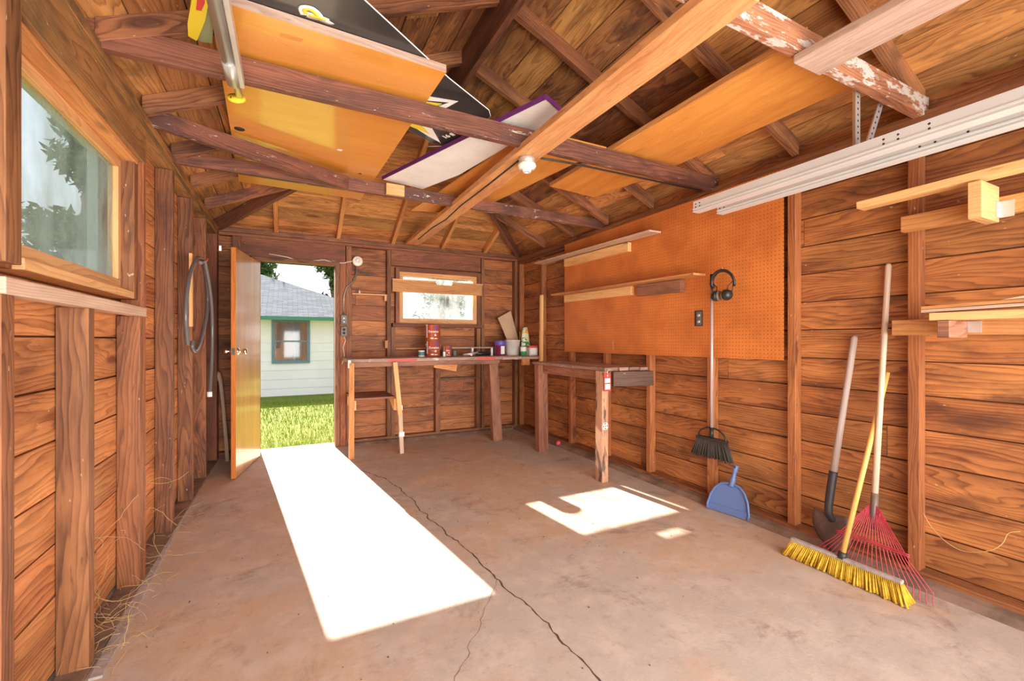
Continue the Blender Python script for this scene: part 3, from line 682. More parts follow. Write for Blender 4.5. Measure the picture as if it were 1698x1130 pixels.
# ------------------------------------------------------------------ workbench on the right wall
wb2 = thing('workbench', 'short rough workbench fixed under the pegboard', 'workbench', (2.55, 3.6, 0))
g = MB(); 
for k, (a, b) in enumerate(((2.36, 2.50), (2.503, 2.60), (2.603, 2.70), (2.703, 2.785))): g.box((a, 2.94-.02*k, .942), (b, 4.17, .97), grain=1)
g.obj('worktop', 'benchtop', wb2, .003)
MB().beam((2.44, 4.11, 0), (2.43, 4.11, .94), .115, .09, up=(0, 1, 0)).obj('leg', 'benchleg', wb2, .004)
l2 = MB().beam((2.376, 3.0, 0), (2.376, 3.0, .94), .066, .09, up=(0, 1, 0)).obj('leg', 'oldleg', wb2, .003)
MB().beam((2.43, 2.925, .875), (2.80, 2.845, .875), .04, .125).obj('end_rail', 'benchdark', wb2, .003)
MB().box((2.425, 2.96, .85), (2.46, 4.05, .94), grain=1).obj('side_rail', 'benchleg', wb2, .002)
# eight-armed cross sticker on the leg
c0 = Vector((2.376, 2.9542, .475)); g = MB(); gb = MB()
for k in range(4):
    a = PI/2*k+.05
    def rot(u, v, y=0): return c0+Vector((math.cos(a)*u-math.sin(a)*v, y, math.sin(a)*u+math.cos(a)*v))
    g.prism([rot(.004, 0), rot(.030, .017), rot(.030, -.017)], (0, -.0006, 0)); gb.prism([rot(.012, 0, -.0007), rot(.026, .009, -.0007), rot(.026, -.009, -.0007)], (0, -.0004, 0))
for k in range(4):
    a = PI/2*k+.05+PI/4; g.prism([c0+Vector((math.cos(a+q_)*r_, 0, math.sin(a+q_)*r_)) for q_, r_ in ((-.35, .012), (-.1, .034), (.1, .034), (.35, .012))], (0, -.0006, 0))
st_ = g.obj('cross_sticker', 'wht', None); st_['label'] = 'white and black cross sticker on the blotched bench leg'; st_['category'] = 'sticker'
gb.obj('sticker_print', 'black', st_)
# red tag
tgt = thing('hanging_tag', 'red and white hang tag at the corner of the short bench', 'tag', (2.375, 2.925, .86))
tg = MB().box((2.335, 2.918, .775), (2.405, 2.921, .925)).obj('card', 'red', tgt)
g = MB(); g.box((2.343, 2.9165, .845), (2.397, 2.918, .883)); g.box((2.345, 2.9165, .79), (2.397, 2.918, .835)); g.obj('white_print', 'wht', tgt)
MB().tube([(2.372, 2.915, .915), (2.372, 2.917, .95), (2.372, 2.93, .955)], .003, 6).obj('string', 'steel', tgt)
MB().lathe((2.372, 2.915, .905), [(0, -.002), (.010, -.002), (.010, .002), (0, .002)], (0, 1, 0), 12).obj('eyelet', 'steel', tgt)
text('Holly', .018, (2.349, 2.9162, .81), (1, 0, 0), (0, 0, 1), 'red', 'tag_print', tgt) if False else None
tag(MB().lathe((2.73, 4.23, .03), [(0, -.028), (.014, -.024), (.024, -.014), (.028, 0), (.024, .014), (.014, .024), (0, .028)]).obj('ball', 'pinkball'), 'small pink ball on the floor under the short bench', 'ball')

# ------------------------------------------------------------------ things on the back bench
ZB = 1.0105
def paint_can(c, r, h, body, label, bail=True, title=None, up=False, parts=True, lid='steel', group=None):
    t = thing('paint_can', label, 'paint can', c, group); c = Vector(c)
    MB().lathe(c, [(0, 0), (r*.97, 0), (r, .004), (r, h-.006), (r*1.02, h-.004), (r*1.02, h), (r*.93, h), (r*.93, h-.006), (0, h-.006)], seg=28).obj('body', body, t)
    MB().lathe(c, [(0, h-.006), (r*.85, h-.006), (r*.85, h-.002), (0, h-.002)], seg=24).obj('lid', lid, t)
    if bail:
        pts = []
        for k in range(13):
            a = PI*k/12; dz = (math.sin(a)*r*.95) if not up else math.sin(a)*r*.3
            pts.append(c+Vector((-math.cos(a)*r*1.06, -abs(math.sin(a))*r*1.08 if not up else 0, (h*.78-dz) if not up else h*.9+dz)))
        MB().tube(pts, .0022, 6).obj('bail_handle', 'steel', t)
        for sg in (-1, 1): MB().lathe(c+Vector((sg*r, 0, h*.78)), [(0, 0), (.010, 0), (.010, .005), (0, .007)], (sg, 0, 0), 10).obj('ear', 'steel', t)
    if title:
        def arc(z0, z1, a0, a1, mat):
            n = 8; prev = None; g = MB()
            for i in range(n+1):
                a = a0+(a1-a0)*i/n; p = (c+Vector((math.sin(a)*(r+.0009), -math.cos(a)*(r+.0009), z0)), c+Vector((math.sin(a)*(r+.0009), -math.cos(a)*(r+.0009), z1)))
                if prev: g.quad([prev[0], p[0], p[1], prev[1]])
                prev = p
            g.obj('label_print', ['wht', 'violet', 'red'][mat], t)
        arc(h*.70, h*.97, .05, .38, 1); arc(h*.12, h*.2, -.6, -.2, 0); arc(h*.12, h*.17, -.1, .4, 0); arc(h*.3, h*.42, -.05, .2, 0); arc(h*.2, h*.97, -1.3, -1.1, 0); arc(h*.5, h*.97, -.72, -.5, 2)
        # lettering wrapped round the can
        ob = text(title, r*.42, (0, 0, 0), (1, 0, 0), (0, 1, 0), 'wht', 'lettering', t, .0003, .0006)
        me = ob.data; xs = [v.co.x for v in me.vertices]; mid = (min(xs)+max(xs))/2
        for v in me.vertices:
            a = (v.co.x-mid)/r-.15; z_ = v.co.y; d_ = r+.0015+v.co.z
            v.co = c+Vector((math.sin(a)*d_, -math.cos(a)*d_, h*.52+z_))
    return t
b0 = at(724, 594, Z=ZB)
cx, cy = 1.49, 4.99
paint_can((cx, cy, ZB), .083, .185, 'copper', 'copper paint can with a wire bail, lower one of the stack of two', True, 'Duration')
paint_can((cx-.004, cy, ZB+.1855), .083, .185, 'copper', 'copper paint can stacked on top of another, white rim around its lid', False, 'Duration', lid='white')
g = MB(); cu = Vector((cx-.004, cy, ZB+.1855))
paint_can((1.66, 4.98, ZB), .05, .125, 'copper', 'small quart paint can beside the tall copper stack', False, 'Dura')
paint_can((1.355, 5.0, ZB), .036, .075, 'white', 'little white and blue paint can at the foot of the copper stack', False)
MB().lathe((1.355, 5.0, ZB), [(.0365, .02), (.0368, .021), (.0368, .058), (.0365, .059)]).obj('label_band', 'teal', bpy.data.objects['paint_can.003'])
paint_can((1.755, 4.99, ZB), .033, .07, 'dull', 'tiny grey metal can between the quart can and the black tool', False)
# white spray tip box next to quart
tag(MB().box((1.585, 4.90, ZB), (1.612, 4.925, ZB+.06)).obj('small_bottle', 'wht', None, .004), 'small white bottle in front of the copper cans', 'bottle')
# caulking tools
t = thing('clamp_tool', 'black and chrome clamp tool lying on the bench', 'tool', (1.93, 4.92, ZB))
MB().tube([(1.83, 4.90, ZB+.018), (1.93, 4.88, ZB+.03), (2.02, 4.90, ZB+.05)], [.012, .017, .010], 10).obj('body', 'steel', t)
MB().tube([(1.98, 4.95, ZB+.03), (2.20, 4.96, ZB+.03)], .024, 10).obj('grip', 'black', t)
MB().tube([(1.88, 4.87, ZB+.014), (1.97, 4.86, ZB+.014)], .012, 8).obj('jaw', 'chrome', t)
t = thing('bar_stand', 'low white metal frame with two short legs on the bench', 'frame', (2.05, 5.1, ZB))
MB().box((1.74, 5.05, ZB+.095), (2.288, 5.085, ZB+.107)).obj('top_bar', 'grey', t)
for x in (2.0, 2.262): MB().box((x, 5.055, ZB), (x+.022, 5.08, ZB+.094)).obj('leg', 'wht', t)
# purple can, bucket, bag, small tub, box
paint_can((2.37, 5.02, ZB), .075, .19, 'maroon', 'maroon and violet paint can beside the white bucket', False)
pc = bpy.data.objects['paint_can.005']
MB().box((2.345, 4.944, ZB+.02), (2.395, 4.9455, ZB+.12)).obj('label_sheet', 'wht', pc)
MB().lathe((2.37, 5.02, ZB), [(.0755, .13), (.0762, .131), (.0762, .183), (.0755, .184)]).obj('label_band', 'violet', pc)
t = thing('bucket', 'off-white plastic bucket between the maroon can and the seed bag', 'bucket', (2.545, 5.02, ZB))
MB().lathe((2.545, 5.02, ZB), [(0, 0), (.083, 0), (.086, .01), (.096, .18), (.101, .182), (.101, .197), (.093, .197), (.082, .03), (0, .03)], seg=28).obj('body', 'bucket', t)
MB().tube([(2.64, 5.02, ZB+.19), (2.635, 4.98, ZB+.25), (2.61, 4.95, ZB+.30)], .002, 6).obj('bail_handle', 'straw', t)
q = NT('seed_bag_print'); co = q.n('TexCoord').outputs['Object']; n = q.noise(co, 14, 3, .6, 1.0)
q.set(Base_Color=q.ramp(n, [(.30, (.05, .25, .06)), (.42, (.75, .78, .60)), (.52, (.85, .60, .12)), (.60, (.75, .16, .05)), (.68, (.85, .82, .65))], 'CONSTANT'), Roughness=.35); M['seedbag'] = q.m
g = MB(); bx, by = 2.70, 4.955; prof = [(.050, 0), (.058, .06), (.062, .14), (.056, .22), (.045, .30), (.030, .36)]; rr_ = []
for r_, h_ in prof: rr_.append([g.b.verts.new((bx+r_*math.cos(a)+h_*.05+.004*math.sin(5*a+h_*30), by+r_*.55*math.sin(a)+h_*.12, ZB+h_+.11*0)) for a in [2*PI*j/16 for j in range(16)]])
for r0, r1 in zip(rr_, rr_[1:]):
    for j in range(16): g.b.faces.new((r0[j], r0[(j+1) % 16], r1[(j+1) % 16], r1[j])).smooth = True
g.b.faces.new(rr_[0][::-1]); g.b.faces.new(rr_[-1])
bg_ = g.obj('seed_bag', 'seedbag'); tag(bg_, 'crumpled printed seed bag standing at the end of the bench', 'bag')
t = thing('small_tub', 'small tub with a white and green label before the seed bag', 'tub', (2.60, 4.80, ZB))
MB().lathe((2.585, 4.80, ZB), [(0, 0), (.037, 0), (.037, .115), (.032, .12), (0, .12)]).obj('body', 'green', t)
MB().lathe((2.585, 4.80, ZB), [(.0375, .055), (.038, .056), (.038, .108), (.0375, .109)]).obj('label_band', 'wht', t)
t = thing('tackle_box', 'clear white box with a red lid at the corner end of the bench', 'box', (2.72, 4.86, ZB))
MB().box((2.66, 4.78, ZB), (2.78, 4.88, ZB+.10)).obj('body', 'bucket', t, .004)
MB().box((2.655, 4.775, ZB+.101), (2.783, 4.885, ZB+.125)).obj('lid', 'red', t, .004)
MB().box((2.675, 4.7785, ZB+.02), (2.765, 4.7795, ZB+.09)).obj('label_sheet', 'wht', t)
# hardboard panel leaning in the corner
a, b, c, d = at(848, 519, Y=5.29), at(870, 510, Y=5.26), at(884, 576, Y=5.20), at(862, 592, Y=5.2)
g = MB(); g.prism([(2.46, 5.28, 1.50), (2.66, 5.30, 1.60), (2.755, 5.14, 1.012), (2.60, 5.10, 1.012)], (.0, .012, 0)); tag(g.obj('hardboard_panel', ['cardb'], None, .001), 'tan hardboard offcut leaning in the back corner above the bench', 'panel')
p = at(887, 486, X=2.74)
tag(MB().beam((2.74, 4.65, SP*0), (2.765, 4.66, 1.76), .035, .04, up=(0, 1, 0)).obj('wooden_plank', 'pine', None, .002), 'long pale plank standing on end beside the last pegboard stud', 'plank')

# back wall small things
t = thing('window_shelf', 'planed board nailed across the back window', 'board', (1.67, 5.3, 1.85))
MB().prism([(1.09, SB-.02, 1.785), (2.245, SB-.02, 1.785), (2.245, SB-.02, 1.925), (1.84, SB-.02, 1.925), (1.82, SB-.02, 1.895), (1.64, SB-.02, 1.895), (1.62, SB-.02, 1.925), (1.09, SB-.02, 1.925)], (0, .019, 0), grain=(1, 0, 0)).obj('face_board', 'cedar', t, .001)
g = MB(); g.box((1.09, SB-.02, 1.9255), (1.62, SB+.045, 1.94), grain=0); g.box((1.84, SB-.02, 1.9255), (2.26, SB+.045, 1.94), grain=0); g.obj('ledge', 'pine', t, .001)
t = thing('wall_shelf', 'narrow pale shelf between the door and window studs', 'shelf', (.81, 5.36, 1.74))
MB().box((.636, SB-.01, 1.73), (1.028, YB-.003, 1.745), grain=0).obj('board', 'pine', t, .001)
MB().box((1.0, SB-.005, 1.67), (1.026, SB+.03, 1.729), grain=2).obj('cleat', 'pine', t)
tag(MB().lathe((.72, SB+.02, 1.7455), [(0, 0), (.012, 0), (.012, .025), (.006, .03), (.006, .04), (0, .04)], seg=12).obj('small_bulb', 'porcelain'), 'tiny white bulb standing on the narrow wall shelf', 'bulb')
tag(MB().box((1.13, SB+.01, 1.095), (1.62, YB-.003, 1.11), grain=0).obj('wall_ledge', 'cedar', None, .001), 'thin wooden ledge on the back wall left of the copper cans', 'ledge')
tag(MB().box((1.69, SB+.02, .70), (2.23, YB-.003, .725), grain=0).obj('wall_ledge', 'benchdark', None, .001), 'dark thin ledge between studs below the back bench', 'ledge')
tag(MB().box((1.0, SB-.03, 1.11), (1.035, SB-.001, 1.20), grain=2).obj('wood_block', 'cedar', None, .002), 'little wooden block nailed to the stud above the bench', 'block')
# porcelain box by the door, armoured cable and two outlets
pl = thing('porcelain_socket', 'round cream porcelain box by the door top', 'junction box', (.695, 5.30, 2.12))
MB().lathe((.695, SB+.06, 2.115), [(0, 0), (.052, 0), (.054, -.03), (.058, -.06), (.055, -.085), (.04, -.09), (.025, -.085), (.022, -.105), (.010, -.105), (.010, -.09), (0, -.09)], (0, 1, 0), 24).obj('body', 'porcelain', pl)
tag(MB().tube([(.69, SB+.03, 2.07), (.685, SB+.02, 1.96), (.65, SB, 1.88), (.57, SB-.015, 1.80), (.545, SB-.02, 1.70), (.543, SB-.02, 1.49)], .011, 8).obj('armoured_cable', 'conduit'), 'dark armoured cable curving down from the porcelain box to the switch', 'cable')
def outlet(name, z, label):
    t = thing(name, label, 'outlet', (.543, 5.3, z))
    MB().box((.51, SB-.055, z-.055), (.576, SB-.013, z+.055)).obj('box', 'dull', t, .004)
    MB().box((.512, SB-.059, z-.05), (.574, SB-.0555, z+.05)).obj('cover_plate', 'dull', t, .002)
    for dz in (-.022, .018): MB().lathe((.543, SB-.0595, z+dz), [(0, 0), (.014, 0), (.012, -.004), (0, -.004)], (0, 1, 0), 12).obj('receptacle', 'black' if name == 'power_outlet' else 'steel', t)
outlet('light_switch', 1.435, 'metal switch box beside the door, the upper of two')
outlet('power_outlet', 1.305, 'metal outlet box beside the door, the lower of two')
pts = [(.543, SB-.04, 1.245), (.56, SB-.04, 1.20), (.535, SB-.035, 1.12), (.55, SB-.03, 1.03), (.525, SB-.03, .93)]
tag(MB().tube(pts, .0045, 6).obj('electric_cable', 'cord'), 'cream cord hanging from the outlet down behind the bench', 'cord')
pts = [(-.20, SB-.012, 2.12), (-.03, SB-.012, 2.10), (.10, SB-.012, 2.065), (.22, SB-.018, 2.08), (.34, SB-.015, 2.10), (.45, SB-.02, 2.075), (.54, SB-.02, 2.08), (.60, SB-.01, 2.10), (.65, SB+.0, 2.115)]
tag(MB().tube(pts, .005, 6).obj('electric_cable', 'cord'), 'cream cable sagging over the door head to the porcelain box', 'cord')
# dried vine by the little hole
tag(MB().tube([(-.63, SB+.05, 2.16), (-.58, SB, 2.17), (-.52, SB-.02, 2.12), (-.50, SB-.02, 2.03)], .003, 5).obj('dry_stem', 'straw'), 'thin dry stem curling in through the hole near the door', 'stem')
# handle leaning behind the door
tag(MB().tube([(-.555, 5.16, .0), (-.57, 5.19, .2), (-.60, 5.24, .55), (-.625, 5.27, .78), (-.645, 5.28, .86), (-.655, 5.28, .885)], [.020, .019, .018, .020, .030, .020], 10, flat=.75).obj('pickaxe_handle', 'handle'), 'old curved tool handle leaning in the dark corner behind the door', 'tool handle')

# ------------------------------------------------------------------ hoses on the left wall
t = thing('hook_strip', 'pale wood strip nailed to a left wall stud', 'strip', (-.64, 3.9, 1.5))
MB().box((SL+.0005, 3.86, 1.30), (SL+.02, 3.905, 1.83), grain=2).obj('strip', 'pine', t, .003)
MB().tube([(SL+.02, 3.93, 1.79), (SL+.10, 3.93, 1.79), (SL+.105, 3.93, 1.81)], .004, 8).obj('hook', 'red', t)
def smooth_path(pts, n=8):
    pts = [Vector(p) for p in pts]; out = []
    for i in range(len(pts)-1):
        p0, p1, p2, p3 = pts[max(i-1, 0)], pts[i], pts[i+1], pts[min(i+2, len(pts)-1)]
        for k in range(n):
            t_ = k/n; out.append(.5*((2*p1)+(p2-p0)*t_+(2*p0-5*p1+4*p2-p3)*t_*t_+(3*p1-p0-3*p2+p3)*t_**3))
    out.append(pts[-1]); return out
def hose(pts, r, label, mat='hosegrey'):
    p = smooth_path(pts, 26); rad = [r*(1+.07*((i % 2)*2-1)) for i in range(len(p))]
    return tag(MB().tube(p, rad, 10).obj('vacuum_hose', mat), label, 'hose', None)
X_ = SL+.055
A = lambda px, py, x=X_: at(px, py, X=x)
hose([A(311, 572), A(308, 520), A(313, 465), A(324, 432), A(331, 428), A(337, 437), A(343, 475), A(344, 510), A(338, 545), A(330, 573), A(323, 583), A(319, 577), A(319.5, 566)], .0125, 'grey ribbed hose looped over the pale strip with both ends hanging')
h2 = hose([A(333, 436, X_+.034), A(340, 439, X_+.034), A(349, 490, X_+.034), A(352, 540, X_+.03), A(351, 600, X_+.03), A(348, 650, X_+.03)], .0125, 'longest grey ribbed hose hanging lowest on the left wall')
e = A(347.5, 652, X_+.03); MB().lathe(e+Vector((0, 0, -.03)), [(0, 0), (.018, 0), (.018, .04), (0, .04)], seg=14).obj('hose_cuff', 'wht', h2)

# ------------------------------------------------------------------ pegboard wall
pb = MB(); vsx = SR-.007
pb.prism([(SR-.001, 4.175, 1.075), (SR-.001, 1.70, 1.075), (SR-.001, 1.70, 2.285), (SR-.001, 4.175, 2.285)], (-.006, 0, 0), grain=(0, -1, 0), off=(0, 0))
po = pb.obj('pegboard', 'peg'); tag(po, 'large orange-brown perforated pegboard on the right wall', 'pegboard')
uvl = po.data.uv_layers[0]
for lp in po.data.loops:
    v = po.data.vertices[lp.vertex_index].co; uvl.data[lp.index].uv = ((4.175-v.y), (v.z-1.075))
PX = SR-.0075
# upper shelf
t = thing('wall_shelf', 'upper thin shelf board over one pale cleat on the pegboard', 'shelf', (2.7, 3.8, 2.13))
def face(px, py, x): return at(px, py, X=x)
p0 = (2.70, 4.62, 2.135); p1 = (2.70, 2.71, 2.105)
MB().beam(p0, p1, .13, .014).obj('board', 'handle', t, .001)
MB().beam((2.755, 4.12, 2.068), (2.755, 3.08, 2.052), .04, .085).obj('cleat', 'pine', t, .002)
t = thing('wall_shelf', 'lower thin shelf board resting on two wood cleats on the pegboard', 'shelf', (2.7, 3.3, 1.72))
MB().beam((2.70, 4.24, 1.715), (2.70, 2.27, 1.69), .13, .016).obj('board', 'cedar', t, .001)
MB().beam((2.755, 4.12, 1.664), (2.755, 3.04, 1.650), .04, .080).obj('cleat', 'pine', t, .002)
MB().beam((2.750, 2.96, 1.640), (2.750, 2.47, 1.630), .05, .098).obj('cleat', 'benchleg', t, .002)
# outlet in the pegboard
t = thing('power_outlet', 'metal outlet cover set in the pegboard', 'outlet', (2.77, 2.34, 1.37))
MB().box((PX-.006, 2.305, 1.31), (PX-.0002, 2.375, 1.428)).obj('hole_rim', 'soot', t, .001)
MB().box((PX-.010, 2.312, 1.317), (PX-.0062, 2.358, 1.421)).obj('cover_plate', 'dull', t, .002)
for z in (1.345, 1.392): MB().lathe((PX-.0104, 2.335, z), [(0, 0), (.014, 0), (.012, -.004), (0, -.004)], (1, 0, 0), 12).obj('receptacle', 'steel', t)
# ear defenders
t = thing('ear_defenders', 'black ear defenders hanging on a pegboard hook', 'ear defenders', (2.72, 2.07, 1.6))
ec = Vector((2.70, 2.075, 1.60)); pts = []
for k in range(21):
    a = PI*(1.10-1.2*k/20); pts.append(ec+Vector((-.015*math.sin(a), -.088*math.cos(a)*-1*-1, .088*math.sin(a)*1.0)))
g = MB(); g.tube(pts, .009, 8, flat=1.5); g.obj('headband', 'black', t)
for sg in (-1, 1):
    e0 = ec+Vector((0, -sg*.088, -.02)); cc = ec+Vector((-.01, -sg*.034, -.085))
    MB().tube([e0+Vector((0, 0, .05)), e0.lerp(cc, .45)+Vector((0, -sg*.016, 0)), cc+Vector((0, -sg*.03, 0))], .0045, 6).obj('yoke', 'black', t)
    MB().tube([e0+Vector((0, sg*.005, .03)), e0.lerp(cc, .5)+Vector((0, sg*.018, .028)), cc+Vector((0, -sg*.01, .035))], .0035, 6).obj('yoke', 'black', t)
    cup = MB().lathe(cc, [(0, .042), (.018, .040), (.033, .028), (.038, .012), (.038, 0), (0, 0)], (-.25, -sg*1, .0), 24).obj('ear_cup', 'black', t)
    MB().lathe(cc, [(.0, -.003), (.036, -.003), (.039, -.008), (.034, -.018), (0, -.018)], (-.25, -sg*1, 0), 24).obj('ear_pad', 'rust', t)
MB().tube([(PX, 2.075, 1.70), (2.70, 2.075, 1.69), (2.695, 2.075, 1.715)], .003, 6).obj('hook', 'steel', t)
# angle broom hanging
t = thing('hanging_broom', 'broom with grey pole and black bristles hanging on the pegboard', 'broom', (2.72, 2.19, .4))
by_ = 2.185; bxh = 2.725
MB().tube([(bxh, by_, .56), (bxh, by_, 1.60)], .0105, 12).obj('pole', plain('grey_painted_pole', (.52, .42, .42), .3, .3), t)
MB().tube([(bxh, by_, 1.60), (bxh, by_, 1.68)], [.014, .012], 10).obj('pole_cap', 'black', t)
g = MB(); 
for k in (-1, 1):
    g.tube(smooth_path([(bxh, by_, .565), (bxh, by_+k*.05, .56), (bxh, by_+k*.10, .53), (bxh, by_+k*.118, .485)], 4), .006, 8)
g.tube([(bxh, by_, .57), (bxh, by_, .48)], .014, 8); g.box((bxh-.022, by_-.12, .475), (bxh+.022, by_+.12, .495), grain=1)
g.obj('head_frame', 'black', t)
g = MB()
for i in range(30):
    for j in range(4):
        u = (i/29-.5); x = bxh-.018+.012*j; a = Vector((x, by_+u*.225, .476)); b = a+Vector((R(-.006, .006), u*.10+R(-.006, .006), -.125-.0*u+R(-.006, .004)))
        g.tube([a, a.lerp(b, .5), b], [.0045, .0045, .0038], 4)
g.obj('bristles', plain('black_bristle', (.06, .048, .04), .8), t)
# dustpan
t = thing('dustpan', 'blue plastic dustpan standing against the right wall', 'dustpan', (2.72, 2.0, 0))
bl = Vector((2.665, 2.165, .004)); brr = Vector((2.715, 1.893, .004)); u_ = (brr-bl).normalized(); L_ = (brr-bl).length; v_ = Vector((.24, .0, 1)).normalized(); v_ = (v_-u_*v_.dot(u_)).normalized(); n_ = u_.cross(v_)
if n_.x > 0: n_ = -n_
def dp(a, b, c=0): return bl+u_*(a*L_)+v_*b+n_*c
out = [(0, 0), (1, 0), (1.02, .03), (.96, .11), (.86, .165), (.74, .195), (.60, .205), (.44, .205), (.28, .195), (.14, .16), (.04, .105), (-.02, .03)]
g = MB(); g.prism([dp(a, b) for a, b in out], n_*.004); g.obj('pan', 'blue', t, .001)
g = MB(); rim = [(1, 0), (1.02, .03), (.96, .11), (.86, .165), (.74, .195), (.60, .205), (.44, .205), (.28, .195), (.14, .16), (.04, .105), (-.02, .03), (0, 0)]
g.tube([dp(a, b, .012) for a, b in rim], .008, 8); g.obj('rim', 'blue', t)
MB().prism([dp(0, .0, .005), dp(1, .0, .005), dp(1.0, .045, .005), dp(0, .045, .005)], n_*.004).obj('lip', 'blue', t, .001)
g = MB(); g.tube(smooth_path([dp(.53, .19, .010), dp(.56, .24, .012), dp(.58, .29, .012), dp(.60, .335, .010)], 4), [.019]*5+[.014]*4+[.017]*4, 10); g.obj('handle', 'blue', t)
MB().lathe(dp(.598, .322, .026), [(0, 0), (.006, 0), (.006, .002), (0, .002)], n_, 10).obj('hanging_hole', 'soot', t)

# ------------------------------------------------------------------ shovel, rake, push broom
t = thing('shovel', 'round-point shovel with grey weathered handle leaning on the wall', 'shovel', (2.7, 1.4, 0))
ht = Vector((2.825, 1.33, 1.225)); hb = Vector((2.70, 1.375, .46)); 
MB().tube([ht, ht.lerp(hb, .02), ht.lerp(hb, .5), hb], [.012, .017, .0165, .018], 12).obj('handle', 'greyhandle', t)
g = MB(); g.tube(smooth_path([hb+Vector((.002, 0, .01)), hb.lerp(Vector((2.675, 1.385, .30)), .6), (2.672, 1.385, .25), (2.695, 1.375, .20)], 5), [.021]*8+[.020]*4+[.018]*4, 12); g.obj('socket', 'soot', t)
g = MB(); rows = []
for i in range(9):
    v = i/8; wv = [.085, .098, .102, .102, .098, .09, .075, .05, .012][i]; row = []
    for j in range(9):
        u = (j/8-.5)*2; row.append(g.b.verts.new((2.70+.035*v-.022*(1-u*u)*(.4+v*.6)+.018*abs(u)*0, 1.39+u*wv, .225-.215*v+(.012*(abs(u)) if i == 0 else 0))))
    rows.append(row)
for i in range(8):
    for j in range(8): g.b.faces.new((rows[i][j], rows[i][j+1], rows[i+1][j+1], rows[i+1][j])).smooth = True
ob = g.obj('blade', 'rust', t); md = ob.modifiers.new('thick', 'SOLIDIFY'); md.thickness = .003

t = thing('leaf_rake', 'red wire leaf rake with long wooden handle leaning on the wall', 'rake', (2.62, 1.15, 0))
rt = Vector((2.835, 1.178, 1.607)); rb = Vector((2.655, 1.165, .33))
MB().tube([rt, rt.lerp(rb, .01), rt.lerp(rb, .5), rb], [.010, .014, .0135, .0145], 12).obj('handle', 'handle', t)
MB().tube([rb+Vector((.012, 0, .09)), rb+Vector((-.002, 0, -.01)), rb+Vector((-.008, 0, -.09))], [.0175, .0175, .012], 8).obj('ferrule', 'rust', t)
NTN = 22; tips = []; g = MB(); brk = []
for i in range(NTN):
    u = i/(NTN-1)*2-1
    root = rb+Vector((-.006, -u*.020, .045-.02*abs(u))); tip = Vector((2.605-.0*u, 1.165-u*.25+.0, .012)); mid = root.lerp(tip, .62); k = mid+Vector((0, 0, .02*(1-u*u)))
    el = Vector((2.60-.012, 1.165-u*.275, .035)); tipb = Vector((2.565, 1.155-u*.255, .004))
    tn = MB().tube([root, k, Vector((tip.x, tip.y, .05)), Vector((tip.x-.008, tip.y, .022)), tipb.lerp(tip, .25)], .0021, 6).obj('tine', 'rakered', t)
    brk.append(root.lerp(Vector((tip.x, tip.y, .05)), .60)+Vector((-.002, 0, 0)))
g = MB(); g.tube(brk, .004, 6); g.tube([p_+Vector((0, 0, .009)) for p_ in brk], .0035, 6); g.obj('spreader_bar', 'rakered', t)
MB().tube([rb+Vector((-.012, .03, .0)), rb+Vector((-.014, .03, -.12)), rb+Vector((-.015, -.03, -.12)), rb+Vector((-.012, -.03, 0))], .003, 6).obj('brace', 'rakered', t)

t = thing('push_broom', 'yellow-bristled push broom with a varnished handle on the floor', 'push broom', (2.49, 1.24, 0))
MB().box((2.486, .985, .084), (2.514, 1.485, .101), grain=1).obj('block', 'grey', t, .004)
q0 = Vector((2.50, 1.235, .095)); q1 = Vector((2.815, 1.175, 1.03))
MB().tube([q0, q0.lerp(q1, .5), q1], .0125, 12).obj('handle', 'handley', t)
MB().tube([q0+Vector((0, 0, -.005)), q0.lerp(q1, .03)], .02, 10).obj('socket', 'soot', t)
g = MB()
for i in range(62):
    for j in range(4):
        u = i/61; y = .992+.486*u; x = 2.475+.016*j
        a = Vector((2.490+.007*j, y, .085)); sp_ = (u-.5)*.07; b = a+Vector((R(-.009, .009)-.026+.017*j, sp_+R(-.006, .006), -.084+R(0, .006)))
        g.tube([a, a.lerp(b, .5), b], [.0035, .0048, .0066], 5)
g.obj('bristles', 'bristle', t)

# ------------------------------------------------------------------ lumber on the right wall
tag(MB().beam((2.60, 1.20, 1.885), (2.60, .35, 1.90), .075, .036).obj('lumber_board', 'pine', None, .003), 'long pale two-by-four lying on the upper bracket of the right wall', 'board')
def rack(z0, z1, y1, zc0, zc1, label, mat='cedar'):
    t = thing('lumber_bracket', label, 'bracket', (2.7, .8, z0))
    MB().box((2.743, .30, z0), (SR-.0005, y1, z1), grain=1).obj('rail', mat, t, .002)
    return t
t = rack(1.745, 1.822, 1.09, 0, 0, 'upper lumber rack of one rail with a jutting arm', 'cedar')
MB().box((2.555, .745, 1.712), (2.742, .787, 1.866), grain=0).obj('arm', 'pine', t, .002)
g = MB(); g.box((2.738, .70, 1.73), (2.7428, .744, 1.80)); g.box((2.70, .741, 1.73), (2.742, .7445, 1.80)); g.obj('joist_bracket', 'steel', t)
t = rack(1.226, 1.303, 1.127, 0, 0, 'lower lumber rack of one rail with a short arm under stacked boards', 'cedar')
MB().box((2.555, .845, 1.212), (2.742, .885, 1.288), grain=0).obj('arm', 'benchleg', t, .002)
g = MB(); g.box((2.738, .80, 1.235), (2.7428, .844, 1.287)); g.obj('joist_bracket', 'steel', t)
tag(MB().beam((2.60, .915, 1.3065), (2.60, .28, 1.3065), .085, .034).obj('lumber_board', 'pine', None, .003), 'bottom board of the stack on the lower rack, amber with one knot', 'board')
tag(MB().beam((2.60, .945, 1.333), (2.60, .28, 1.352), .07, .013).obj('lumber_board', 'handle', None, .001), 'middle greyish slat of the stack on the lower rack', 'board')
tag(MB().beam((2.60, .945, 1.348), (2.60, .28, 1.369), .07, .013).obj('lumber_board', 'cedar', None, .001), 'top slat of the stack on the lower rack, below the stirring stick', 'board')
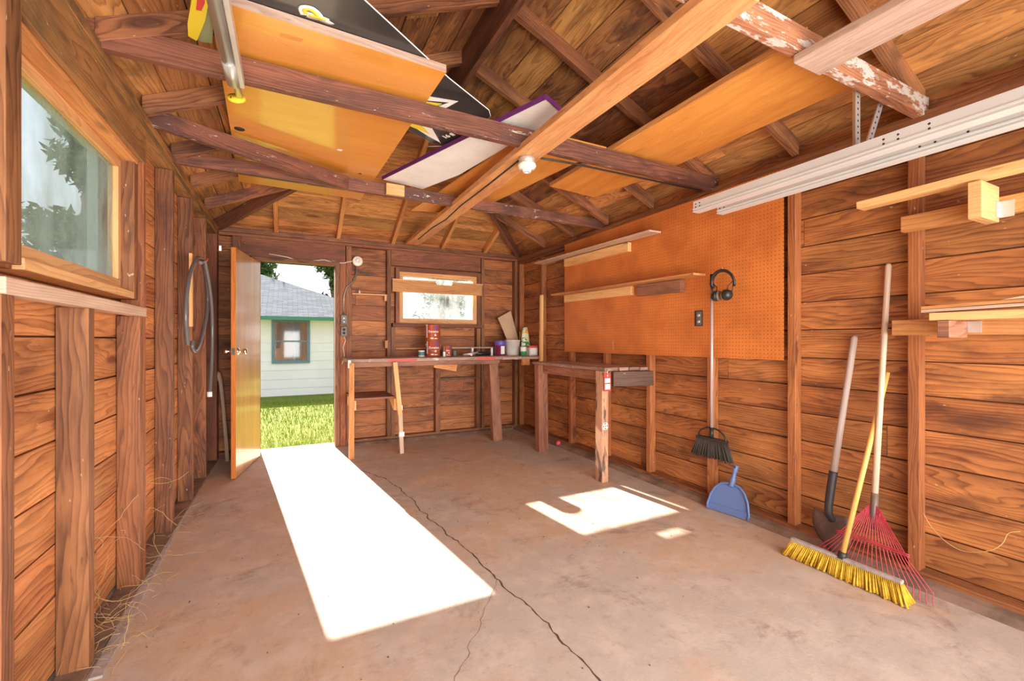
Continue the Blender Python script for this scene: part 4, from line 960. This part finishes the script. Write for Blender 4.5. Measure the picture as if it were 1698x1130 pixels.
g = MB(); g.prism([(2.57, .70, 1.3635), (2.57, .66, 1.371), (2.57, .60, 1.381), (2.57, .30, 1.39), (2.57, .30, 1.3775), (2.57, .58, 1.3685)], (.03, 0, 0), grain=(0, 1, 0)); tag(g.obj('stirring_stick', 'handle'), 'small pale stirring stick on top of the slats', 'stick')
# dried vine on the right wall
P_ = [at(1530, 850, X=2.83), at(1545, 875, X=2.82), at(1570, 900, X=2.80), at(1600, 915, X=2.80), at(1640, 914, X=2.80), at(1662, 902, X=2.81), at(1672, 885, X=2.82), at(1692, 882, X=2.83)]
tag(MB().tube(smooth_path(P_, 5), .0016, 5).obj('dry_stem', 'straw'), 'long dry stem sagging across the right wall boards', 'stem')

# ------------------------------------------------------------------ garage door tracks and hangers
def track(x0, y0, x1, y1, z, label, grp=None):
    t = thing('door_track', label, 'track', (x0, y0, z)); a = Vector((x0, y0, z)); b = Vector((x1, y1, z)); d = (b-a).normalized(); s_ = Vector((0, 0, 1)).cross(d); s_ = s_ if s_.x > 0 else -s_
    g = MB(); L = (b-a).length
    g.obox(a, d, s_, (0, 0, 1), L, .003, .062)                        # web
    g.obox(a+Vector((0, 0, -.003)), d, s_, (0, 0, 1), L, .052, .003); g.obox(a+Vector((0, 0, .062)), d, s_, (0, 0, 1), L, .05, .003)
    g.obox(a+s_*.049, d, s_, (0, 0, 1), L, .003, .016); g.obox(a+s_*.047+Vector((0, 0, .044)), d, s_, (0, 0, 1), L, .003, .018)
    g.obox(a-s_*.006+Vector((0, 0, .012)), d, s_, (0, 0, 1), L, .006, .008); g.obox(a-s_*.006+Vector((0, 0, -.003)), d, s_, (0, 0, 1), L, .006, .006)
    g.obj('rail', 'track', t, .001)
    h = MB()
    for k in (.02, .05, 1.00, 1.05, 1.15):
        for zz in (.026, .045): h.lathe(a+d*k+Vector((0, 0, zz))-s_*.0003, [(0, 0), (.0045, 0), (.0045, .0006), (0, .0006)], -s_, 10)
    h.obj('bolt_hole', 'soot', t); return t
track(2.262, 1.95, 2.225, -.30, 2.008, 'galvanised garage door track, the one nearer the room')
track(2.40, 1.885, 2.385, -.30, 2.000, 'galvanised garage door track, the one nearer the pegboard')
def perf(p0, p1, wv, label, n, tiltv=(0, 0, 1)):
    t = thing('perforated_angle', label, 'hanger', p0); p0, p1 = Vector(p0), Vector(p1); d = (p1-p0).normalized(); s_ = Vector(wv).normalized(); L = (p1-p0).length; o_ = d.cross(s_)
    if o_.y < 0: o_ = -o_
    g = MB(); g.obox(p0, d, s_, o_, L, .036, .002); g.obox(p0+s_*.036, d, s_, o_, L, .002, .030); g.obj('angle', 'steel', t)
    h = MB()
    for k in range(n): h.lathe(p0+d*(L*(k+.5)/n)+s_*.018-o_*.0004, [(0, 0), (.0052, 0), (.0052, .0006), (0, .0006)], -o_, 10)
    h.obj('hole_row', 'soot', t); return t
pa = at(1419, 240, Y=1.068)
perf((pa.x, 1.068, 2.02), (pa.x, 1.068, 2.345), (1, 0, 0), 'perforated steel angle dropping straight from the painted tie to the track', 12)
pa, pc_ = at(1437, 238, Y=1.13), at(1460, 170, Y=1.13)
perf((2.405, 1.10, 2.067), at(1458, 168, Y=1.075), (.9, 0, -.35), 'perforated steel angle slanting behind the straight one', 10)

# ------------------------------------------------------------------ lamp holder on the runner
lh = thing('lamp_holder', 'white porcelain lamp holder under the crossing of the ceiling beams', 'lamp holder', (1.26, 2.30, 2.25))
lc = Vector((1.262, 2.30, 2.293)); 
MB().lathe(lc, [(0, 0), (.048, 0), (.048, -.04), (0, -.04)]).obj('metal_box', 'steel', lh)
MB().lathe(lc, [(0, -.0405), (.054, -.0405), (.056, -.055), (.046, -.068), (.028, -.072), (.024, -.088), (.012, -.088), (.012, -.07), (0, -.07)]).obj('porcelain_base', 'porcelain', lh)
tag(MB().tube([(1.235, 2.36, 2.289), (1.25, 2.9, 2.3005), (1.255, 3.4, 2.3105), (1.29, 3.9, 2.3205), (1.27, 4.3, 2.328), (1.29, 4.9, 2.340)], .0055, 6).obj('electric_cable', 'black'), 'black cable stapled along the light runner beam', 'cable')
tag(MB().tube([(1.31, 2.29, 2.30), (1.42, 2.275, 2.30), (1.6, 2.262, 2.300), (2.2, 2.255, 2.30), (2.7, 2.25, 2.30)], .006, 6).obj('electric_cable', 'black'), 'black cable under the dark tie from the lamp holder to the right wall', 'cable')

# ------------------------------------------------------------------ panels and boards stored on the ties
ZR = 2.442
t = thing('door_slab', 'glossy orange door slab lying flat on the ceiling ties', 'door slab', (.15, 2.9, ZR))
A_, B_, C_, D_ = (.646, 1.954), (.555, 4.06), (-.355, 4.02), (-.264, 1.915)
MB().prism([(*A_, ZR), (*B_, ZR), (*C_, ZR), (*D_, ZR)], (0, 0, .035), grain=(1, .04, 0)).obj('slab', 'ply', t, .001)
g = MB(); g.prism([(D_[0]+.01, D_[1]-.0012, ZR+.0), (A_[0], A_[1]-.0012, ZR+.0), (A_[0], A_[1]-.0012, ZR+.035), (D_[0]+.01, D_[1]-.0012, ZR+.035)], (0, -.001, 0), grain=(1, 0, 0)); g.obj('edge_band', 'pink', t)
MB().lathe((at(397, 214, Z=ZR).x, at(397, 214, Z=ZR).y, ZR), [(0, -.0006), (.028, -.0006), (.028, .0002), (0, .0002)], seg=20).obj('lock_hole', 'soot', t)
p = at(597, 288, Z=ZR); MB().lathe((p.x, p.y, ZR), [(0, -.0006), (.012, -.0006), (.012, .0002), (0, .0002)], seg=14).obj('bolt_hole', 'soot', t)
for (px, py, r_) in ((460, 149, .022), (564, 249, .014)):
    p = at(px, py, Z=ZR); g = MB(); g.prism([(p.x+math.cos(a)*r_*R(.7, 1.6), p.y+math.sin(a)*r_*R(.6, 1.2), ZR-.0004) for a in [2*PI*k/9 for k in range(9)]], (0, 0, -.0006)); g.obj('paint_spot', 'wht', t)
g = MB(); pts = [at(466, 54, Z=ZR), at(503, 65, Z=ZR), at(500, 70, Z=ZR), at(464, 61, Z=ZR)]; g.prism([(p.x, p.y, ZR-.0004) for p in pts], (0, 0, -.0005)); g.obj('scuff_mark', 'ply2', t)

t = thing('melamine_board', 'white shelf board with a purple edge lying across the ties', 'board', (1.0, 2.7, ZR))
WP = [(1.172, 1.934), (.635, 3.47), (.97, 3.54), (1.13, 3.12), (1.335, 2.02)]
MB().prism([(x, y, ZR) for x, y in WP], (0, 0, .018)).obj('panel', 'white', t)
g = MB()
def edge(a, b, mb=g, off=.0015): 
    a, b = Vector((*a, 0)), Vector((*b, 0)); d = (b-a).normalized(); n = Vector((d.y, -d.x, 0)); cen = Vector((1.05, 2.7, 0))
    if (cen-a).dot(n) > 0: n = -n
    mb.obox(a+Vector((0, 0, ZR-.004)), d, n, (0, 0, 1), (b-a).length, off*2, .026)
edge(WP[0], WP[1], off=.003); edge(WP[4], WP[0], off=.003); g.obj('edge_band', 'purple', t)

PLY = []
g = MB(); g.prism([(1.86, 1.04, ZR-.012), (1.86, 3.0, ZR-.008), (2.34, 3.06, ZR-.008), (2.43, 2.5, ZR-.008), (2.43, 1.04, ZR-.012)], (0, 0, .012), grain=(0, 1, 0))
t = g.obj('plywood_sheet', 'ply2', None, .001); tag(t, 'long orange plywood sheet on the ties above the garage door tracks', 'plywood sheet')
MB().box((1.853, 1.04, ZR-.010), (1.8585, 3.0, ZR+.02), grain=1).obj('edge_strip', 'cedar', t)
g = MB(); g.prism([(1.29, 2.275, ZR+.010), (1.84, 2.275, ZR+.010), (1.56, 4.02, ZR-.008), (1.02, 4.16, ZR-.008)], (0, 0, .010), grain=(-.15, 1, 0))
tag(g.obj('plywood_sheet', 'ply2', None, .001), 'darker orange plywood sheet under the far ties beyond the lamp holder', 'plywood sheet')

# black sign sheet
ZK = ZR+.037
q = thing('advertising_sign', 'black printed sign with yellow star lying on the door slab', 'sign', (.6, 2.2, ZK))
SG = [(-.30, 1.31), (.218, 1.70), (.69, 2.05), (.985, 2.235), (1.02, 2.29), (1.015, 2.36), (.93, 2.70), (.885, 2.765), (.82, 2.77), (.60, 2.64), (-.52, 1.80)]
def sz(x, y):                                # the sheet rises a little toward its near end
    return ZK
MB().prism([(x, y, ZK) for x, y in SG], (0, 0, .006)).obj('sheet', 'signblack', q)
g = MB(); g.tube([(x, y, ZK+.003) for x, y in SG], .003, 6); g.obj('edge_trim', 'wht', q)
def mark(pix, mat, name, dz=.0006, th=.0006):
    g = MB(); g.prism([(*at(a, b, Z=ZK-dz).xy, ZK-dz) for a, b in pix], (0, 0, -th)); return g.obj(name, mat, q)
mark([(672, 202), (712, 227), (729, 236), (731, 238), (716, 212), (703, 190), (710, 195), (760, 168), (700, 158), (690, 165), (745, 170), (700, 185)], 'wht', 'star_outline')
mark([(660, 205), (690, 198), (713, 223), (672, 206)], 'yel', 'star', .0014)
mark([(690, 166), (733, 172), (722, 177), (688, 172)], 'yel', 'star', .0014)
mark([(708, 243), (735, 242), (775, 230), (790, 222), (770, 236), (740, 243)], 'wht', 'white_border', .0008)
a_, b_ = at(741, 233, Z=ZK-.001), at(772, 222, Z=ZK-.001)
ex_ = (b_-a_).normalized(); ey_ = Vector((ex_.y, -ex_.x, 0)); text('16 fl oz', .050, at(738, 230, Z=ZK-.001), ex_, -ey_ if ex_.cross(-ey_).z < 0 else ey_, 'wht', 'volume_print', q, .0004, .002)
def stroke(pix, w_, mat, name, dz):
    g = MB(); P = [at(a, b, Z=ZK-dz) for a, b in pix]; g.tube(smooth_path(P, 5), w_, 6, flat=1.0); o = g.obj(name, mat, q)
    for v in o.data.vertices: v.co.z = ZK-dz+(v.co.z-(ZK-dz))*.08
    return o
stroke([(505, 25), (502, 15), (515, 15), (525, 22), (528, 29), (508, 24)], .017, 'wht', 'logo_outline', .002); stroke([(528, 29), (545, 36), (548, 36)], .017, 'wht', 'logo_outline', .002)
stroke([(507, 23), (505, 17), (515, 17), (523, 23), (526, 29), (512, 25)], .008, 'yel', 'logo_letter', .004); stroke([(526, 29), (540, 34)], .008, 'yel', 'logo_letter', .004)

# yellow painted board at the near left
t = thing('yellow_board', 'yellow rounded board with a red patch lying on the ties beside the door slab', 'board', (-.3, 1.8, ZR))
pp = [(312, 60), (311, 40), (316, 10), (322, -30), (352, -30), (346, 5), (340, 35), (330, 60), (326, 68)]
g = MB(); g.prism([(*at(a, b, Z=2.4425).xy, 2.4425) for a, b in pp], (0, 0, .010)); g.obj('panel', 'yel', t)
g = MB(); g.prism([(*at(a, b, Z=2.4415).xy, 2.4415) for a, b in ((327, 0), (339, -8), (340, 4), (334, 18), (325, 16))], (0, 0, -.001)); g.obj('red_patch', 'red', t)
g = MB(); g.prism([(*at(a, b, Z=2.456).xy, 2.456) for a, b in ((322, 64), (334, 50), (346, 10), (356, 10), (352, 72), (335, 70))], (0, 0, .006)); g.obj('green_panel', plain('grey_green_paint', (.30, .33, .17), .6), t)

# steel tubes under the near tie
t = thing('steel_tube', 'bundle of bright steel tubing hanging below the near tie, yellow end disc', 'tube', (-.2, 1.6, 2.28))
def tb(p, q_, r, name, mat='steel'): return MB().tube([p, q_], r, 16).obj(name, mat, t)
z = 2.292
a1 = at(388, 118, Z=z-.0); d_ = Vector((.02, 1, 0)).normalized()
def line(px, py, zz, y0): 
    e = at(px, py, Z=zz); return Vector((e.x-.0*(e.y-y0), y0, zz+.0)), e
s0, e0 = line(384, 122, z, .55); tb(s0, e0, .026, 'large_tube')
s1, e1 = line(388, 136, z, 1.70); tb(Vector((e1.x, e0.y-.10, z)), e1, .0285, 'sleeve')
s2, e2 = line(397, 160, z-.004, .55); tb(Vector((e2.x, .55, z-.004)), e2, .0145, 'thin_tube')
s3, e3 = line(401, 138, z, .55); MB().box((e3.x-.006, .55, z-.022), (e3.x+.010, e3.y, z+.018), grain=1).obj('channel', 'steel', t)
dc = MB().lathe((e2.x-.012, e2.y+.006, z-.012), [(0, -.004), (.036, -.004), (.036, .004), (0, .004)], (0.1, 1, -.75), 24).obj('end_disc', 'yel', t)
g = MB()
for k in range(5): g.obox(Vector((e2.x-.035+.010*k, e2.y-.004, z-.022)), (1, 0, 0), (0, .75, 1), (0, -1, .6), .005, .016, .001)
g.obj('disc_print', 'soot', t)

# ------------------------------------------------------------------ debris
g = MB()
def strand(p, n, st, zc=None, r=.0009):
    d = Vector((R(-1, 1), R(-1, 1), R(-.1, .5))).normalized(); pts = [Vector(p)]
    for _ in range(n):
        d = (d+Vector((R(-.5, .5), R(-.5, .5), R(-.45, .35)))).normalized(); nx = pts[-1]+d*st; nx.z = max(nx.z, .003); nx.x = max(nx.x, SL-.07); pts.append(nx)
    g.tube(pts, r, 4, cap=False)
for i in range(70):
    y = R(2.1, 2.5) if i < 46 else R(2.5, 3.6); strand((R(SL-.06, SL+.10), y, R(.004, .05)), 8, R(.01, .03))
for i in range(14): strand((SL-.05, R(2.3, 2.4), R(.05, .5)), 9, .025)
for i in range(10): strand((SL-.05, R(2.85, 2.95), R(.05, .5)), 9, .025)
tag(g.obj('dry_vines', 'straw'), 'tangle of dry vines and straw at the foot of the left wall', 'dry vines', kind='stuff')
g = MB()
for i in range(150):
    x, y = R(-.55, 2.7), R(1.0, 5.2); s_ = R(.002, .006); g.prism([(x+math.cos(a)*s_*R(.5, 1), y+math.sin(a)*s_*R(.5, 1), .0005) for a in [2*PI*k/5 for k in range(5)]], (0, 0, s_*.4))
tag(g.obj('floor_debris', 'rust'), 'scattered dark specks of dirt over the concrete floor', 'debris', kind='stuff')
